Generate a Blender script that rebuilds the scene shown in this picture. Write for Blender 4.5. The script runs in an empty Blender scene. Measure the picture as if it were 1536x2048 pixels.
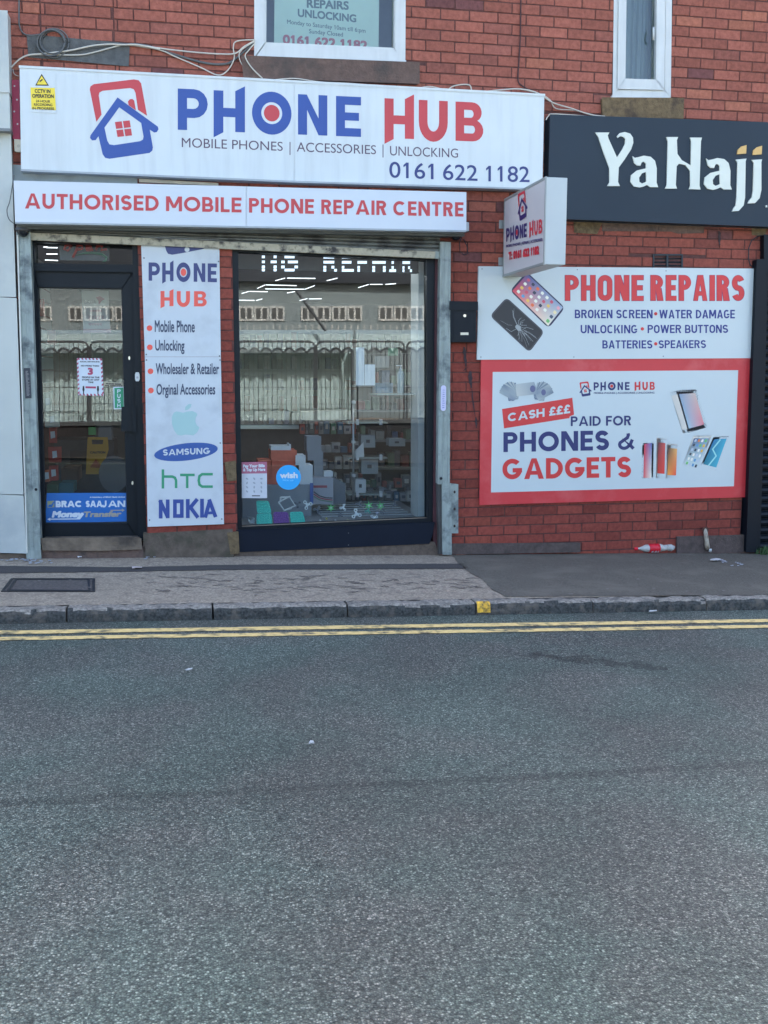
import bpy, bmesh, math, random
from mathutils import Vector, Matrix
from mathutils.geometry import tessellate_polygon
random.seed(7)
SC = bpy.context.scene
COL = SC.collection
# ---------------- camera ----------------
FPX = 2010.59
_r = Vector((0.98092121, 0.02530915, -0.19275121))   # rows of world-from-camera
RW = Matrix(((0.98092121, 0.02530915, -0.19275121), (-0.19440142, 0.13428632, -0.97168682), (0.00129128, 0.99061932, 0.13664443)))
CAMP = Vector((0, -8.5, 0))
cd = bpy.data.cameras.new('camera'); cam = bpy.data.objects.new('camera', cd); COL.objects.link(cam)
cd.sensor_fit = 'HORIZONTAL'; cd.sensor_width = 36; cd.lens = FPX / 1536 * 36; cd.clip_end = 500; cd.clip_start = 0.05
cam.matrix_world = Matrix.Translation(CAMP) @ RW.to_4x4()
SC.camera = cam
# ---------------- world, sun, exposure ----------------
SUN_EL, SUN_AZ = math.radians(40), math.radians(12)
w = bpy.data.worlds.new('World'); SC.world = w; w.use_nodes = True
nt = w.node_tree; bg = nt.nodes['Background']
sky = nt.nodes.new('ShaderNodeTexSky'); sky.sky_type = 'NISHITA'; sky.sun_disc = False
sky.sun_elevation = SUN_EL; sky.sun_rotation = SUN_AZ; sky.air_density = 0.8; sky.dust_density = 4.0; sky.ozone_density = 1.0
nt.links.new(sky.outputs[0], bg.inputs[0]); bg.inputs[1].default_value = 0.15
sl = bpy.data.lights.new('sun', 'SUN'); sl.energy = 3.2; sl.angle = math.radians(1.0); sl.color = (1, 0.97, 0.93)
so = bpy.data.objects.new('sun', sl); COL.objects.link(so)
sd = Vector((math.sin(SUN_AZ) * math.cos(SUN_EL), math.cos(SUN_AZ) * math.cos(SUN_EL), math.sin(SUN_EL)))
so.rotation_euler = sd.to_track_quat('Z', 'Y').to_euler()
SC.view_settings.view_transform = 'Standard'; SC.view_settings.look = 'None'
SC.view_settings.exposure = 2.52; SC.view_settings.gamma = 1
SC.cycles.max_bounces = 8; SC.cycles.transparent_max_bounces = 16
# ---------------- projection of photo measurements onto real planes ----------------
def ray(x, y): return RW @ Vector((x - 768, 1024 - y, -FPX))
def P(x, y, Y=0.0):
    v = ray(x, y); return CAMP + v * ((Y - CAMP.y) / v.y)
S_, Z0 = -0.0279, -1.531       # slope of street along the facade, height of pavement at X=0
KY, KH = -1.90, 0.085          # kerb line, kerb height
def gz(X): return Z0 + S_ * X
def G(x, y, dz=0.0):
    v = ray(x, y); t = (Z0 + dz - CAMP.z) / (v.z - S_ * v.x); return CAMP + v * t
def ZP(x, y, z):
    v = ray(x, y); return CAMP + v * (z / v.z)
def RF(x, y, dist):            # point across the street whose mirror image in the shop window is seen at x, y
    p = P(x, y, dist); return Vector((p.x, -p.y + 0.16, p.z))
def at(Y): return lambda x, y: P(x, y, Y)
def Zc(ox, oy, s): return lambda pts: [(ox + a / s, oy + b / s) for a, b in pts]
Z1 = Zc(0, 0, 2.743); Z2 = Zc(500, 0, 2.743); Z3 = Zc(980, 0, 2.763); Z4 = Zc(0, 440, 3.339); Z5 = Zc(0, 780, 3.339)
Z6 = Zc(440, 440, 3.2); Z7 = Zc(440, 780, 3.072); Z8 = Zc(940, 520, 2.577); ZL = Zc(0, 0, 4.8); ZR = Zc(1100, 420, 3.523)
# ---------------- colours and materials ----------------
def l1(c):
    c /= 255.0; return c / 12.92 if c <= 0.04045 else ((c + 0.055) / 1.055) ** 2.4
WREF = (l1(184), l1(205), l1(224))
def A(r, g, b, k=1.0):         # surface colour of a thing seen at r, g, b beside a white board seen at 184, 205, 224
    return tuple(min(0.86, max(0.004, l1(v) / q * 0.56 * k * t)) for v, q, t in zip((r, g, b), WREF, (.95, 1.05, 1.03)))
MC = {}
def mat(name, col, rough=0.6, metal=0.0, var=0.0, scale=8.0, bump=0.0, bscale=None, streak=0.0, emit=None, es=0, attr=False, spec=0.5, stretch=None, dirt=None, dscale=2.0, coat=0, lf=0):
    if name in MC: return MC[name]
    m = bpy.data.materials.new(name); m.use_nodes = True; n = m.node_tree.nodes; L = m.node_tree.links
    p = n['Principled BSDF']; p.inputs['Roughness'].default_value = rough; p.inputs['Metallic'].default_value = metal
    p.inputs['Specular IOR Level'].default_value = spec; p.inputs['Coat Weight'].default_value = coat
    p.inputs['Base Color'].default_value = (*col, 1)
    tc = n.new('ShaderNodeNewGeometry')
    cur = None
    if attr:
        a = n.new('ShaderNodeVertexColor'); a.layer_name = 'col'; cur = a.outputs['Color']
    else:
        r = n.new('ShaderNodeRGB'); r.outputs[0].default_value = (*col, 1); cur = r.outputs[0]
    def noise(sc, det=6, st=None):
        mp = n.new('ShaderNodeMapping'); mp.inputs['Scale'].default_value = st or (1, 1, 1)
        L.new(tc.outputs['Position'], mp.inputs[0]); t = n.new('ShaderNodeTexNoise'); t.inputs['Scale'].default_value = sc
        t.inputs['Detail'].default_value = det; t.inputs['Roughness'].default_value = 0.6; L.new(mp.outputs[0], t.inputs[0]); return t.outputs[0]
    def mixmul(c, f, lo, hi, f0=0.3, f1=0.7):
        mr = n.new('ShaderNodeMapRange'); L.new(f, mr.inputs[0]); mr.inputs[1].default_value = f0; mr.inputs[2].default_value = f1
        mr.inputs[3].default_value = lo; mr.inputs[4].default_value = hi
        v = n.new('ShaderNodeVectorMath'); v.operation = 'SCALE'; L.new(c, v.inputs[0]); L.new(mr.outputs[0], v.inputs[3]); return v.outputs[0]
    if var: cur = mixmul(cur, noise(scale, 8, stretch), 1 - var, 1 + var)
    if streak: cur = mixmul(cur, noise(1.0, 5, (14, 14, 1.1)), 1 - streak, 1.0, 0.3, 0.55)
    if lf: cur = mixmul(cur, noise(1.3, 6, (1, 1, .6)), 1 - lf, 1 + lf * .7)
    if dirt:
        mr = n.new('ShaderNodeMapRange'); L.new(noise(dscale, 10), mr.inputs[0]); mr.inputs[1].default_value = 0.5; mr.inputs[2].default_value = 0.66
        mx = n.new('ShaderNodeMix'); mx.data_type = 'RGBA'; L.new(mr.outputs[0], mx.inputs[0]); L.new(cur, mx.inputs[6]); mx.inputs[7].default_value = (*dirt, 1); cur = mx.outputs[2]
    L.new(cur, p.inputs['Base Color'])
    if bump:
        b = n.new('ShaderNodeBump'); b.inputs['Strength'].default_value = bump; b.inputs['Distance'].default_value = 0.01
        L.new(noise(bscale or scale * 4, 6), b.inputs['Height']); L.new(b.outputs[0], p.inputs['Normal'])
    if emit: p.inputs['Emission Color'].default_value = (*emit, 1); p.inputs['Emission Strength'].default_value = es
    MC[name] = m; return m
def glass_mat(name, tint=(0.92, 0.96, 0.95), ior=1.6, rough=0.0):
    m = bpy.data.materials.new(name); m.use_nodes = True; n = m.node_tree.nodes; L = m.node_tree.links
    n.remove(n['Principled BSDF']); out = n['Material Output']
    t = n.new('ShaderNodeBsdfTransparent'); t.inputs[0].default_value = (*tint, 1)
    g = n.new('ShaderNodeBsdfGlossy'); g.inputs['Roughness'].default_value = rough
    f = n.new('ShaderNodeFresnel'); f.inputs[0].default_value = ior
    mx = n.new('ShaderNodeMixShader'); L.new(f.outputs[0], mx.inputs[0]); L.new(t.outputs[0], mx.inputs[1]); L.new(g.outputs[0], mx.inputs[2]); L.new(mx.outputs[0], out.inputs[0])
    return m
# ---------------- mesh helpers ----------------
class MB:
    def __init__(s): s.v = []; s.f = []; s.c = []
    def add(s, vs, fs, col=None):
        o = len(s.v); s.v += [Vector(q) for q in vs]; s.f += [tuple(i + o for i in f) for f in fs]; s.c += [col] * len(fs); return s
    def box(s, a, b, col=None):
        x0, y0, z0 = a; x1, y1, z1 = b
        return s.add([(x0, y0, z0), (x1, y0, z0), (x1, y1, z0), (x0, y1, z0), (x0, y0, z1), (x1, y0, z1), (x1, y1, z1), (x0, y1, z1)],
                     [(0, 3, 2, 1), (4, 5, 6, 7), (0, 1, 5, 4), (1, 2, 6, 5), (2, 3, 7, 6), (3, 0, 4, 7)], col)
    def prism(s, pts, dv, col=None):     # pts: 3D outline (front), dv: extrusion vector to the back
        n = len(pts); vs = list(pts) + [p + dv for p in pts]
        fs = [tuple(range(n)), tuple(range(2 * n - 1, n - 1, -1))]
        fs += [(i, (i + 1) % n, (i + 1) % n + n, i + n) for i in range(n)]
        return s.add(vs, fs, col)
    def flat(s, loops, col=None):        # planar outline with holes
        fl = [p for l in loops for p in l]; return s.add(fl, [tuple(t) for t in tessellate_polygon(loops)], col)
    def tube(s, pts, r, n=6, col=None, cap=True):
        rings = []; pts = [Vector(p) for p in pts]
        for i, p in enumerate(pts):
            d = (pts[min(i + 1, len(pts) - 1)] - pts[max(i - 1, 0)]).normalized()
            a = d.orthogonal().normalized() if i == 0 else (rings[-1][1] - d * rings[-1][1].dot(d)).normalized()
            b = d.cross(a); rr = r[i] if isinstance(r, (list, tuple)) else r
            rings.append(([p + (a * math.cos(t) + b * math.sin(t)) * rr for t in [k * 2 * math.pi / n for k in range(n)]], a))
        vs = [q for rg, _ in rings for q in rg]
        fs = [(i * n + k, i * n + (k + 1) % n, (i + 1) * n + (k + 1) % n, (i + 1) * n + k) for i in range(len(pts) - 1) for k in range(n)]
        if cap: fs += [tuple(range(n - 1, -1, -1)), tuple(range((len(pts) - 1) * n, len(pts) * n))]
        return s.add(vs, fs, col)
    def build(s, name, m, parent=None, smooth=False, bevel=0, recalc=True):
        me = bpy.data.meshes.new(name); off = parent_loc(parent)
        me.from_pydata([tuple(q - off) for q in s.v], [], s.f)
        if any(c is not None for c in s.c):
            at_ = me.color_attributes.new('col', 'FLOAT_COLOR', 'CORNER')
            li = 0
            for k, f in enumerate(s.f):
                cc = s.c[k] or (.5, .5, .5)
                for j in range(len(f)):
                    c = cc[j] if isinstance(cc[0], (tuple, list)) else cc
                    at_.data[li].color = (*c, 1); li += 1
        if recalc or bevel:
            b = bmesh.new(); b.from_mesh(me)
            if bevel: bmesh.ops.bevel(b, geom=list(b.edges), offset=bevel, segments=2, affect='EDGES', profile=0.5)
            if recalc: bmesh.ops.recalc_face_normals(b, faces=b.faces)
            b.to_mesh(me); b.free()
        me.materials.append(m)
        if smooth: me.polygons.foreach_set('use_smooth', [True] * len(me.polygons))
        o = bpy.data.objects.new(name, me); COL.objects.link(o)
        if parent: o.parent = parent
        return o
def parent_loc(p):
    v = Vector((0, 0, 0))
    while p is not None: v += p.location; p = p.parent
    return v
def tag(o, label, cat, group=None, kind=None):
    if label: o['label'] = label
    if cat: o['category'] = cat
    if group: o['group'] = group
    if kind: o['kind'] = kind
    return o
def thing(name, label, cat, loc=(0, 0, 0), group=None):
    o = bpy.data.objects.new(name, None); COL.objects.link(o); o.location = loc; o.empty_display_size = 0.1
    return tag(o, label, cat, group)
def struct(o): o['kind'] = 'structure'; return o
def copy_tree(o, dloc=None, parent=None, label=None):
    c = o.copy(); COL.objects.link(c); c.parent = parent
    if dloc is not None: c.location = dloc
    if label: c['label'] = label
    for ch in list(o.children): copy_tree(ch, None, c)
    return c
EY = Vector((0, 1, 0)); OUT = Vector((0, -1, 0))
def pp(pts, pj): return [pj(x, y) for x, y in pts]
def solid(name, pts, Yf, Yb, m, parent=None, bevel=0):   # outline measured in the photo, on plane Yf, extruded back to Yb
    return MB().prism(pp(pts, at(Yf)), Vector((0, Yb - Yf, 0))).build(name, m, parent, bevel=bevel)
def rc(x0, y0, x1, y1): return [(x0, y0), (x1, y0), (x1, y1), (x0, y1)]
def decal(name, loops, pj, m, parent, lift=0.001, n=OUT):
    b = MB()
    for i, lp in enumerate(loops):
        ls = lp if isinstance(lp[0][0], (tuple, list)) else [lp]
        b.flat([[q + n * lift for q in pp(l, pj)] for l in ls])
    return b.build(name, m, parent, recalc=False)
def circ(cx, cy, r, n=20, ry=None, rot=0):
    ry = ry or r; ca, sa = math.cos(rot), math.sin(rot); o = []
    for k in range(n):
        a = 2 * math.pi * k / n; x, y = r * math.cos(a), ry * math.sin(a); o.append((cx + x * ca - y * sa, cy + x * sa + y * ca))
    return o
def ribbon(pts, wd):                                     # stroke along a 2D polyline, mitred
    L_, R_ = [], []
    for i, p in enumerate(pts):
        a = Vector(pts[i]) - Vector(pts[i - 1]) if i > 0 else Vector(pts[1]) - Vector(pts[0])
        b = Vector(pts[i + 1]) - Vector(pts[i]) if i < len(pts) - 1 else a
        a.normalize(); b.normalize(); t = (a + b).normalized(); nrm = Vector((-t.y, t.x)); k = wd / 2 / max(0.4, nrm.dot(Vector((-a.y, a.x))))
        L_.append((p[0] + nrm.x * k, p[1] + nrm.y * k)); R_.append((p[0] - nrm.x * k, p[1] - nrm.y * k))
    return L_ + R_[::-1]
def rrect(quad, r=0.12, n=4):                            # rounded corners on a quad outline
    o = []
    for i in range(4):
        p = Vector(quad[i]); a = Vector(quad[i - 1]); b = Vector(quad[(i + 1) % 4]); sh = min((a - p).length, (b - p).length) * r
        s = p + (a - p).normalized() * sh; e = p + (b - p).normalized() * sh
        for k in range(n + 1):
            t = k / n; q = s * (1 - t) ** 2 + p * 2 * t * (1 - t) + e * t * t; o.append((q.x, q.y))
    return o
def bil(q):                                              # quad TL,TR,BR,BL -> f(u, v) with v upward
    tl, tr, br, bl = [Vector(p) for p in q]
    return lambda u, v: tuple((bl * (1 - u) + br * u) * (1 - v) + (tl * (1 - u) + tr * u) * v)
# ---------------- lettering ----------------
def raw_text(body, sp=1.0):
    c = bpy.data.curves.new('t', 'FONT'); c.body = body; c.resolution_u = 5; c.space_character = sp
    o = bpy.data.objects.new('t', c); COL.objects.link(o); bpy.context.view_layer.update()
    me = bpy.data.meshes.new_from_object(o.evaluated_get(bpy.context.evaluated_depsgraph_get()))
    v = [(q.co.x, q.co.y) for q in me.vertices]; f = [tuple(p.vertices) for p in me.polygons]
    bpy.data.objects.remove(o); bpy.data.curves.remove(c); bpy.data.meshes.remove(me); return v, f
_cap = max(y for x, y in raw_text('H')[0])
def text(b, body, x0, y0, x1, y1, h0, h1=None, pj=None, bold=0.0, lift=0.001, n=OUT, sp=1.0, shear=0.0, col=None):
    """lettering from baseline (x0,y0) to (x1,y1), cap heights h0 and h1, all measured in the photo; added to builder b"""
    h1 = h1 or h0; v, f = raw_text(body, sp)
    for i, ch in enumerate(body):                        # this alphabet's figure one lacks its flag
        if ch == '1':
            w_, _ = raw_text(body[:i + 1], sp); xr = max(x for x, y in w_); k = len(v)
            v += [(xr - .085, _cap), (xr - .085, _cap - .1), (xr - .2, _cap - .2), (xr - .2, _cap - .115)]; f.append((k, k + 1, k + 2, k + 3))
    v = [(x, y / _cap) for x, y in v]; xa = min(x for x, y in v); xb = max(x for x, y in v)
    e = bold; ex = e * _cap                              # e: growth in cap heights
    offs = [(0, 0)]
    if e: offs += [(a * e * .5, c * e * .5) for a in (-1, 1) for c in (-1, 1)] + [(a * e, c * e) for a, c in ((1, 0), (-1, 0), (0, 1), (0, -1), (.9, .9), (-.9, .9), (.9, -.9), (-.9, -.9))]
    W = xb - xa + 2 * ex
    for j, (dx, dy) in enumerate(offs):
        vs = []
        for x, y in v:
            u = (x - xa + ex + dx * _cap) / W; vv = (y + e + dy) / (1 + 2 * e)
            X = x0 + (x1 - x0) * u; Yb = y0 + (y1 - y0) * u; h = h0 + (h1 - h0) * u
            vs.append(pj(X + shear * h * vv, Yb - h * vv) + n * (lift + 0.00006 * j))
        b.add(vs, f, col)
def arc(cx, cy, rx, ry, a0, a1, n=8): return [(cx + rx * math.cos(math.radians(a0 + (a1 - a0) * k / n)), cy + ry * math.sin(math.radians(a0 + (a1 - a0) * k / n))) for k in range(n + 1)]
def logo_glyph(ch):                                      # unit box glyphs of the shop's wordmark
    s = .31
    if ch == 'P': return [[[(0, 0), (s, 0), (s, .3), (.55, .3)] + arc(.55, .65, .45, .35, -90, 90) + [(0, 1)], [(s, .52), (.52, .52)] + arc(.52, .65, .18, .13, -90, 90) + [(s, .78)]]]
    if ch == 'H': return [[[(0, -.15), (s, -.02), (s, .36), (1 - s, .36), (1 - s, 0), (1, 0), (1, 1.13), (1 - s, 1.0), (1 - s, .58), (s, .58), (s, 1), (0, 1)]]]
    if ch == 'N': return [[[(0, 0), (s, 0), (s, .62), (.7, 0), (1, 0), (1, 1), (.7, 1), (.7, .42), (.3, 1), (0, 1)]]]
    if ch == 'E': return [[[(0, 0), (1, 0), (1, .21), (.36, .21), (.36, .4), (.92, .4), (.92, .6), (.36, .6), (.36, .79), (1, .79), (1, 1), (0, 1)]]]
    if ch == 'U': return [[[(0, 1), (0, .45)] + arc(.5, .45, .5, .5, 180, 360, 14) + [(1, 1), (.7, 1), (.7, .45)] + arc(.5, .45, .2, .24, 360, 180, 10) + [(.3, 1)]]]
    if ch == 'B': return [[[(0, 0), (.6, 0)] + arc(.62, .28, .38, .28, -90, 65) + arc(.6, .74, .34, .26, -40, 90) + [(0, 1)], [(s, .2), (.6, .2)] + arc(.6, .3, .1, .1, -90, 90) + [(s, .4)], [(s, .6), (.55, .6)] + arc(.55, .7, .1, .1, -90, 90) + [(s, .8)]]]
    if ch == 'O': return [[arc(.5, .5, .5, .53, 0, 360, 40)[:-1], arc(.5, .5, .265, .27, 0, 360, 30)[:-1]]]
def wordmark(word, xs, base, h, pj, bm, dot=None, n=OUT, lift=0.001):
    """xs: [(x0, x1)] per letter in px; base: (xa, ya, xb, yb) baseline; h: (h at xa, h at xb)"""
    xa, ya, xb, yb = base
    for ch, (a, c) in zip(word, xs):
        def f(u, v):
            X = a + (c - a) * u; t = (X - xa) / (xb - xa); return pj(X, ya + (yb - ya) * t - (h[0] + (h[1] - h[0]) * t) * v) + n * lift
        for loops in logo_glyph(ch): bm.flat([[f(*q) for q in l] for l in loops])
        if ch == 'O' and dot is not None: dot.flat([[f(*q) for q in arc(.5, .5, .2, .205, 0, 360, 24)[:-1]]])
def sglyph(ch, w, t):                                     # heavy sans capitals: list of polygons (each a list of loops), cell w x 1, stroke t
    th = t * .92; o = []
    R = lambda x0, y0, x1, y1: o.append([[(x0, y0), (x1, y0), (x1, y1), (x0, y1)]])
    Q = lambda *p: o.append([list(p)])
    ry = min(.5, w / 2)
    def ringpts(rx_, ry_, a0, a1, n=26, x=w / 2, inset=0):
        pts = []
        for k in range(n + 1):
            a = math.radians(a0 + (a1 - a0) * k / n); c, s_ = math.cos(a), math.sin(a)
            yy = .5 + (.5 - ry) * (1 if s_ > .02 else -1 if s_ < -.02 else 0); pts.append((x + (rx_ - inset) * c, yy + (ry_ - inset) * s_))
        return pts
    def bowl(yb, yt, ww):
        h = (yt - yb) / 2; rx_ = min(ww - t, h * 1.05); cx = ww - rx_
        out = [(t * .5, yb), (cx, yb)] + arc(cx, yb + h, rx_, h, -90, 90, 12) + [(t * .5, yt)]
        inn = [(t * .5 + .001, yb + th), (cx, yb + th)] + arc(cx, yb + h, max(.02, rx_ - t), h - th, -90, 90, 12) + [(t * .5 + .001, yt - th)]
        o.append([out[1:-1] + inn[::-1][1:-1]]); R(t * .5, yb, cx, yb + th); R(t * .5, yt - th, cx, yt)
    if ch in 'HEFLDBPRNMKTI1': 
        if ch == 'T': R(w / 2 - t / 2, 0, w / 2 + t / 2, 1)
        else: R(0, 0, t, 1)
    if ch in 'HNM': R(w - t, 0, w, 1)
    if ch == 'H': R(t, .5 - th / 2, w - t, .5 + th / 2)
    if ch in 'EF': R(t, 1 - th, w, 1); R(t, .5 - th / 2 + .01, w * .93, .5 + th / 2 + .01)
    if ch in 'EL': R(t, 0, w, th)
    if ch == 'T': R(0, 1 - th, w, 1)
    if ch == 'D': bowl(0, 1, w)
    if ch in 'PR': bowl(.42 if ch == 'P' else .44, 1, w * (1 if ch == 'P' else .96))
    if ch == 'R': Q((w * .38, .5), (w * .38 + t * 1.1, .5), (w, 0), (w - t * 1.18, 0))
    if ch == 'B': bowl(0, .56, w); bowl(.56 - th, 1, w * .93)
    if ch == 'N': Q((0, 1), (t * 1.15, 1), (w, 0), (w - t * 1.15, 0))
    if ch == 'M': Q((0, 1), (t * 1.2, 1), (w / 2 + t * .5, .22), (w / 2 - t * .5, .22)); Q((w - t * 1.2, 1), (w, 1), (w / 2 + t * .5, .22), (w / 2 - t * .5, .22))
    if ch == 'K': Q((t * .9, .34), (w - t * 1.2, 1), (w, 1), (t * .9, .34 + t * .1 - .12)); Q((t * 1.6, .55), (t * 2.4, .72), (w, 0), (w - t * 1.25, 0))
    k = 1.1 if w > 1.2 * t * 3 else .86
    if ch == 'A': Q((0, 0), (t * k, 0), (w / 2 + t * .25, 1), (w / 2 - t * .53, 1)); Q((w, 0), (w - t * k, 0), (w / 2 - t * .25, 1), (w / 2 + t * .53, 1)); R(w * .2, .2, w * .8, .2 + th * .9)
    if ch == 'V': Q((0, 1), (t * 1.1, 1), (w / 2 + t * .3, 0), (w / 2 - t * .55, 0)); Q((w, 1), (w - t * 1.1, 1), (w / 2 - t * .3, 0), (w / 2 + t * .55, 0))
    if ch == 'W':
        for a, c in ((0, .27), (.5, .27), (.5, .73), (1, .73)): Q((w * a - t * .5 * (a > 0) - t * .55 * (a == 1), 1), (w * a + t * .5 * (a < 1) + t * .55 * (a == 0), 1), (w * c + t * .5, 0), (w * c - t * .5, 0))
    if ch == 'O': o.append([ringpts(w / 2, ry, 0, 360, 48)[:-1], ringpts(w / 2, ry, 0, 360, 48, inset=t)[:-1]])
    if ch in 'CG':
        a0 = 42; a1 = 318 if ch == 'C' else 350; o.append([ringpts(w / 2, ry, a0, a1, 34) + ringpts(w / 2, ry, a0, a1, 34, inset=t)[::-1]])
        if ch == 'G': R(w * .52, .5 - th + .04, w, .54)
    if ch == 'U': o.append([[(0, 1)] + arc(w / 2, ry, w / 2, ry, 180, 360, 16) + [(w, 1), (w - t, 1)] + arc(w / 2, ry, w / 2 - t, ry - t, 360, 180, 16) + [(t, 1)]])
    if ch == 'S':
        q = (.5 - t / 2) / 2; rx_ = w / 2 - t / 2
        o.append([ribbon(arc(w / 2, 1 - t / 2 - q, rx_, q, 22, 250, 16) + arc(w / 2, t / 2 + q, rx_, q, 70, -158, 16), t)])
    if ch == '&':
        o.append([ribbon([(w * .93, .04), (w * .66, .3), (w * .3, .66)] + arc(w * .45, .77, w * .17, .15, 200, 0, 8) + [(w * .55, .62), (w * .3, .48)] + arc(w * .36, .27, w * .28, .2, 150, 320, 10) + [(w * .74, .28), (w * .86, .52)], t * .85)])
    if ch == '£':
        o.append([ribbon(arc(w * .6, .7, w * .27, .22, 10, 180, 10) + [(w * .33, .3), (w * .2, .08)], t)]); R(0, 0, w, th); R(0, .4, w * .75, .4 + th * .8)
    return o
SW = dict(A=.98, B=.7, C=.94, D=.84, E=.62, F=.6, G=.97, H=.8, I=.2, K=.78, L=.56, M=1.0, N=.84, O=1.02, P=.7, R=.72, S=.68, T=.7, U=.78, V=.9, W=1.25)
SW['&'] = .86; SW['£'] = .64; SW[' '] = .3
SC_ = dict(A=.6, B=.54, C=.54, D=.55, E=.46, F=.45, G=.55, H=.55, I=.2, K=.56, L=.44, M=.7, N=.56, O=.55, P=.53, R=.56, S=.53, T=.48, U=.54, V=.58, W=.84); SC_[' '] = .2
def stext(b, body, x0, y0, x1, y1, h, pj, t=.19, gap=.1, lift=.001, n=OUT, table=None, grow=0.0):
    tb = table or SW; ws = [t if c in 'I' else tb[c] for c in body]; g = gap
    nat = sum(ws) + g * (len(ws) - 1); L_ = math.hypot(x1 - x0, y1 - y0) / h; f = (L_ - g * (len(ws) - 1)) / sum(ws)
    x = 0.0; k = 0; dx, dy = (x1 - x0) / L_ / h, (y1 - y0) / L_ / h
    for c, wd in zip(body, ws):
        wd *= f
        
        for loops in (sglyph(c, wd, t) if c != ' ' else []):
            def m(q): X, Y_ = (x + q[0]) * h, q[1] * h; return pj(x0 + dx * X, y0 + dy * X - Y_) + n * (lift + k * .00004)
            b.flat([[m(q) for q in l] for l in loops]); k = (k + 1) % 8
        x += wd + g
def ST(parent, m, *a, **k):
    b = MB(); stext(b, *a, **k); return b.build('lettering', m, parent, recalc=False)
LG = dict(
 red=[[(925,1170),(862,860),(868,830),(900,808),(1285,762),(1330,770),(1355,800),(1412,1112),(1325,1055),(1300,890),(1285,858),(1250,845),(985,872),(955,888),(948,915),(975,1100)],
      [(1235,1010),(1228,975),(1245,953),(1270,950),(1288,965),(1305,1060)]],
 blue=[[[(1128,935),(1515,1215),(1522,1240),(1505,1268),(1480,1272),(1438,1245),(1468,1415),(1462,1445),(1435,1468),(1050,1524),(1010,1515),(985,1480),(945,1308),(918,1345),(885,1348),(864,1325),(868,1300)],
        [(1145,1030),(1355,1180),(1378,1310),(1372,1340),(1345,1355),(1095,1393),(1050,1385),(1030,1350),(1003,1225)]]])
def house_logo(pj, f, br, bb, n=OUT, lift=0.001):
    """f maps the unit square (x right, y down) of the logo to px"""
    def q(pt): x, y = f((pt[0] - 862) / 660, (pt[1] - 762) / 762); return pj(x, y) + n * lift
    for l in LG['red']: br.flat([[q(p) for p in l]])
    for ls in LG['blue']: bb.flat([[q(p) for p in l] for l in ls])
    g = bil([(1103, 1172), (1245, 1155), (1268, 1300), (1128, 1315)])
    for u in (0, .54):
        for v in (0, .54): br.flat([[q(g(*c)) for c in ((u, v), (u + .46, v), (u + .46, v + .46), (u, v + .46))]])
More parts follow.
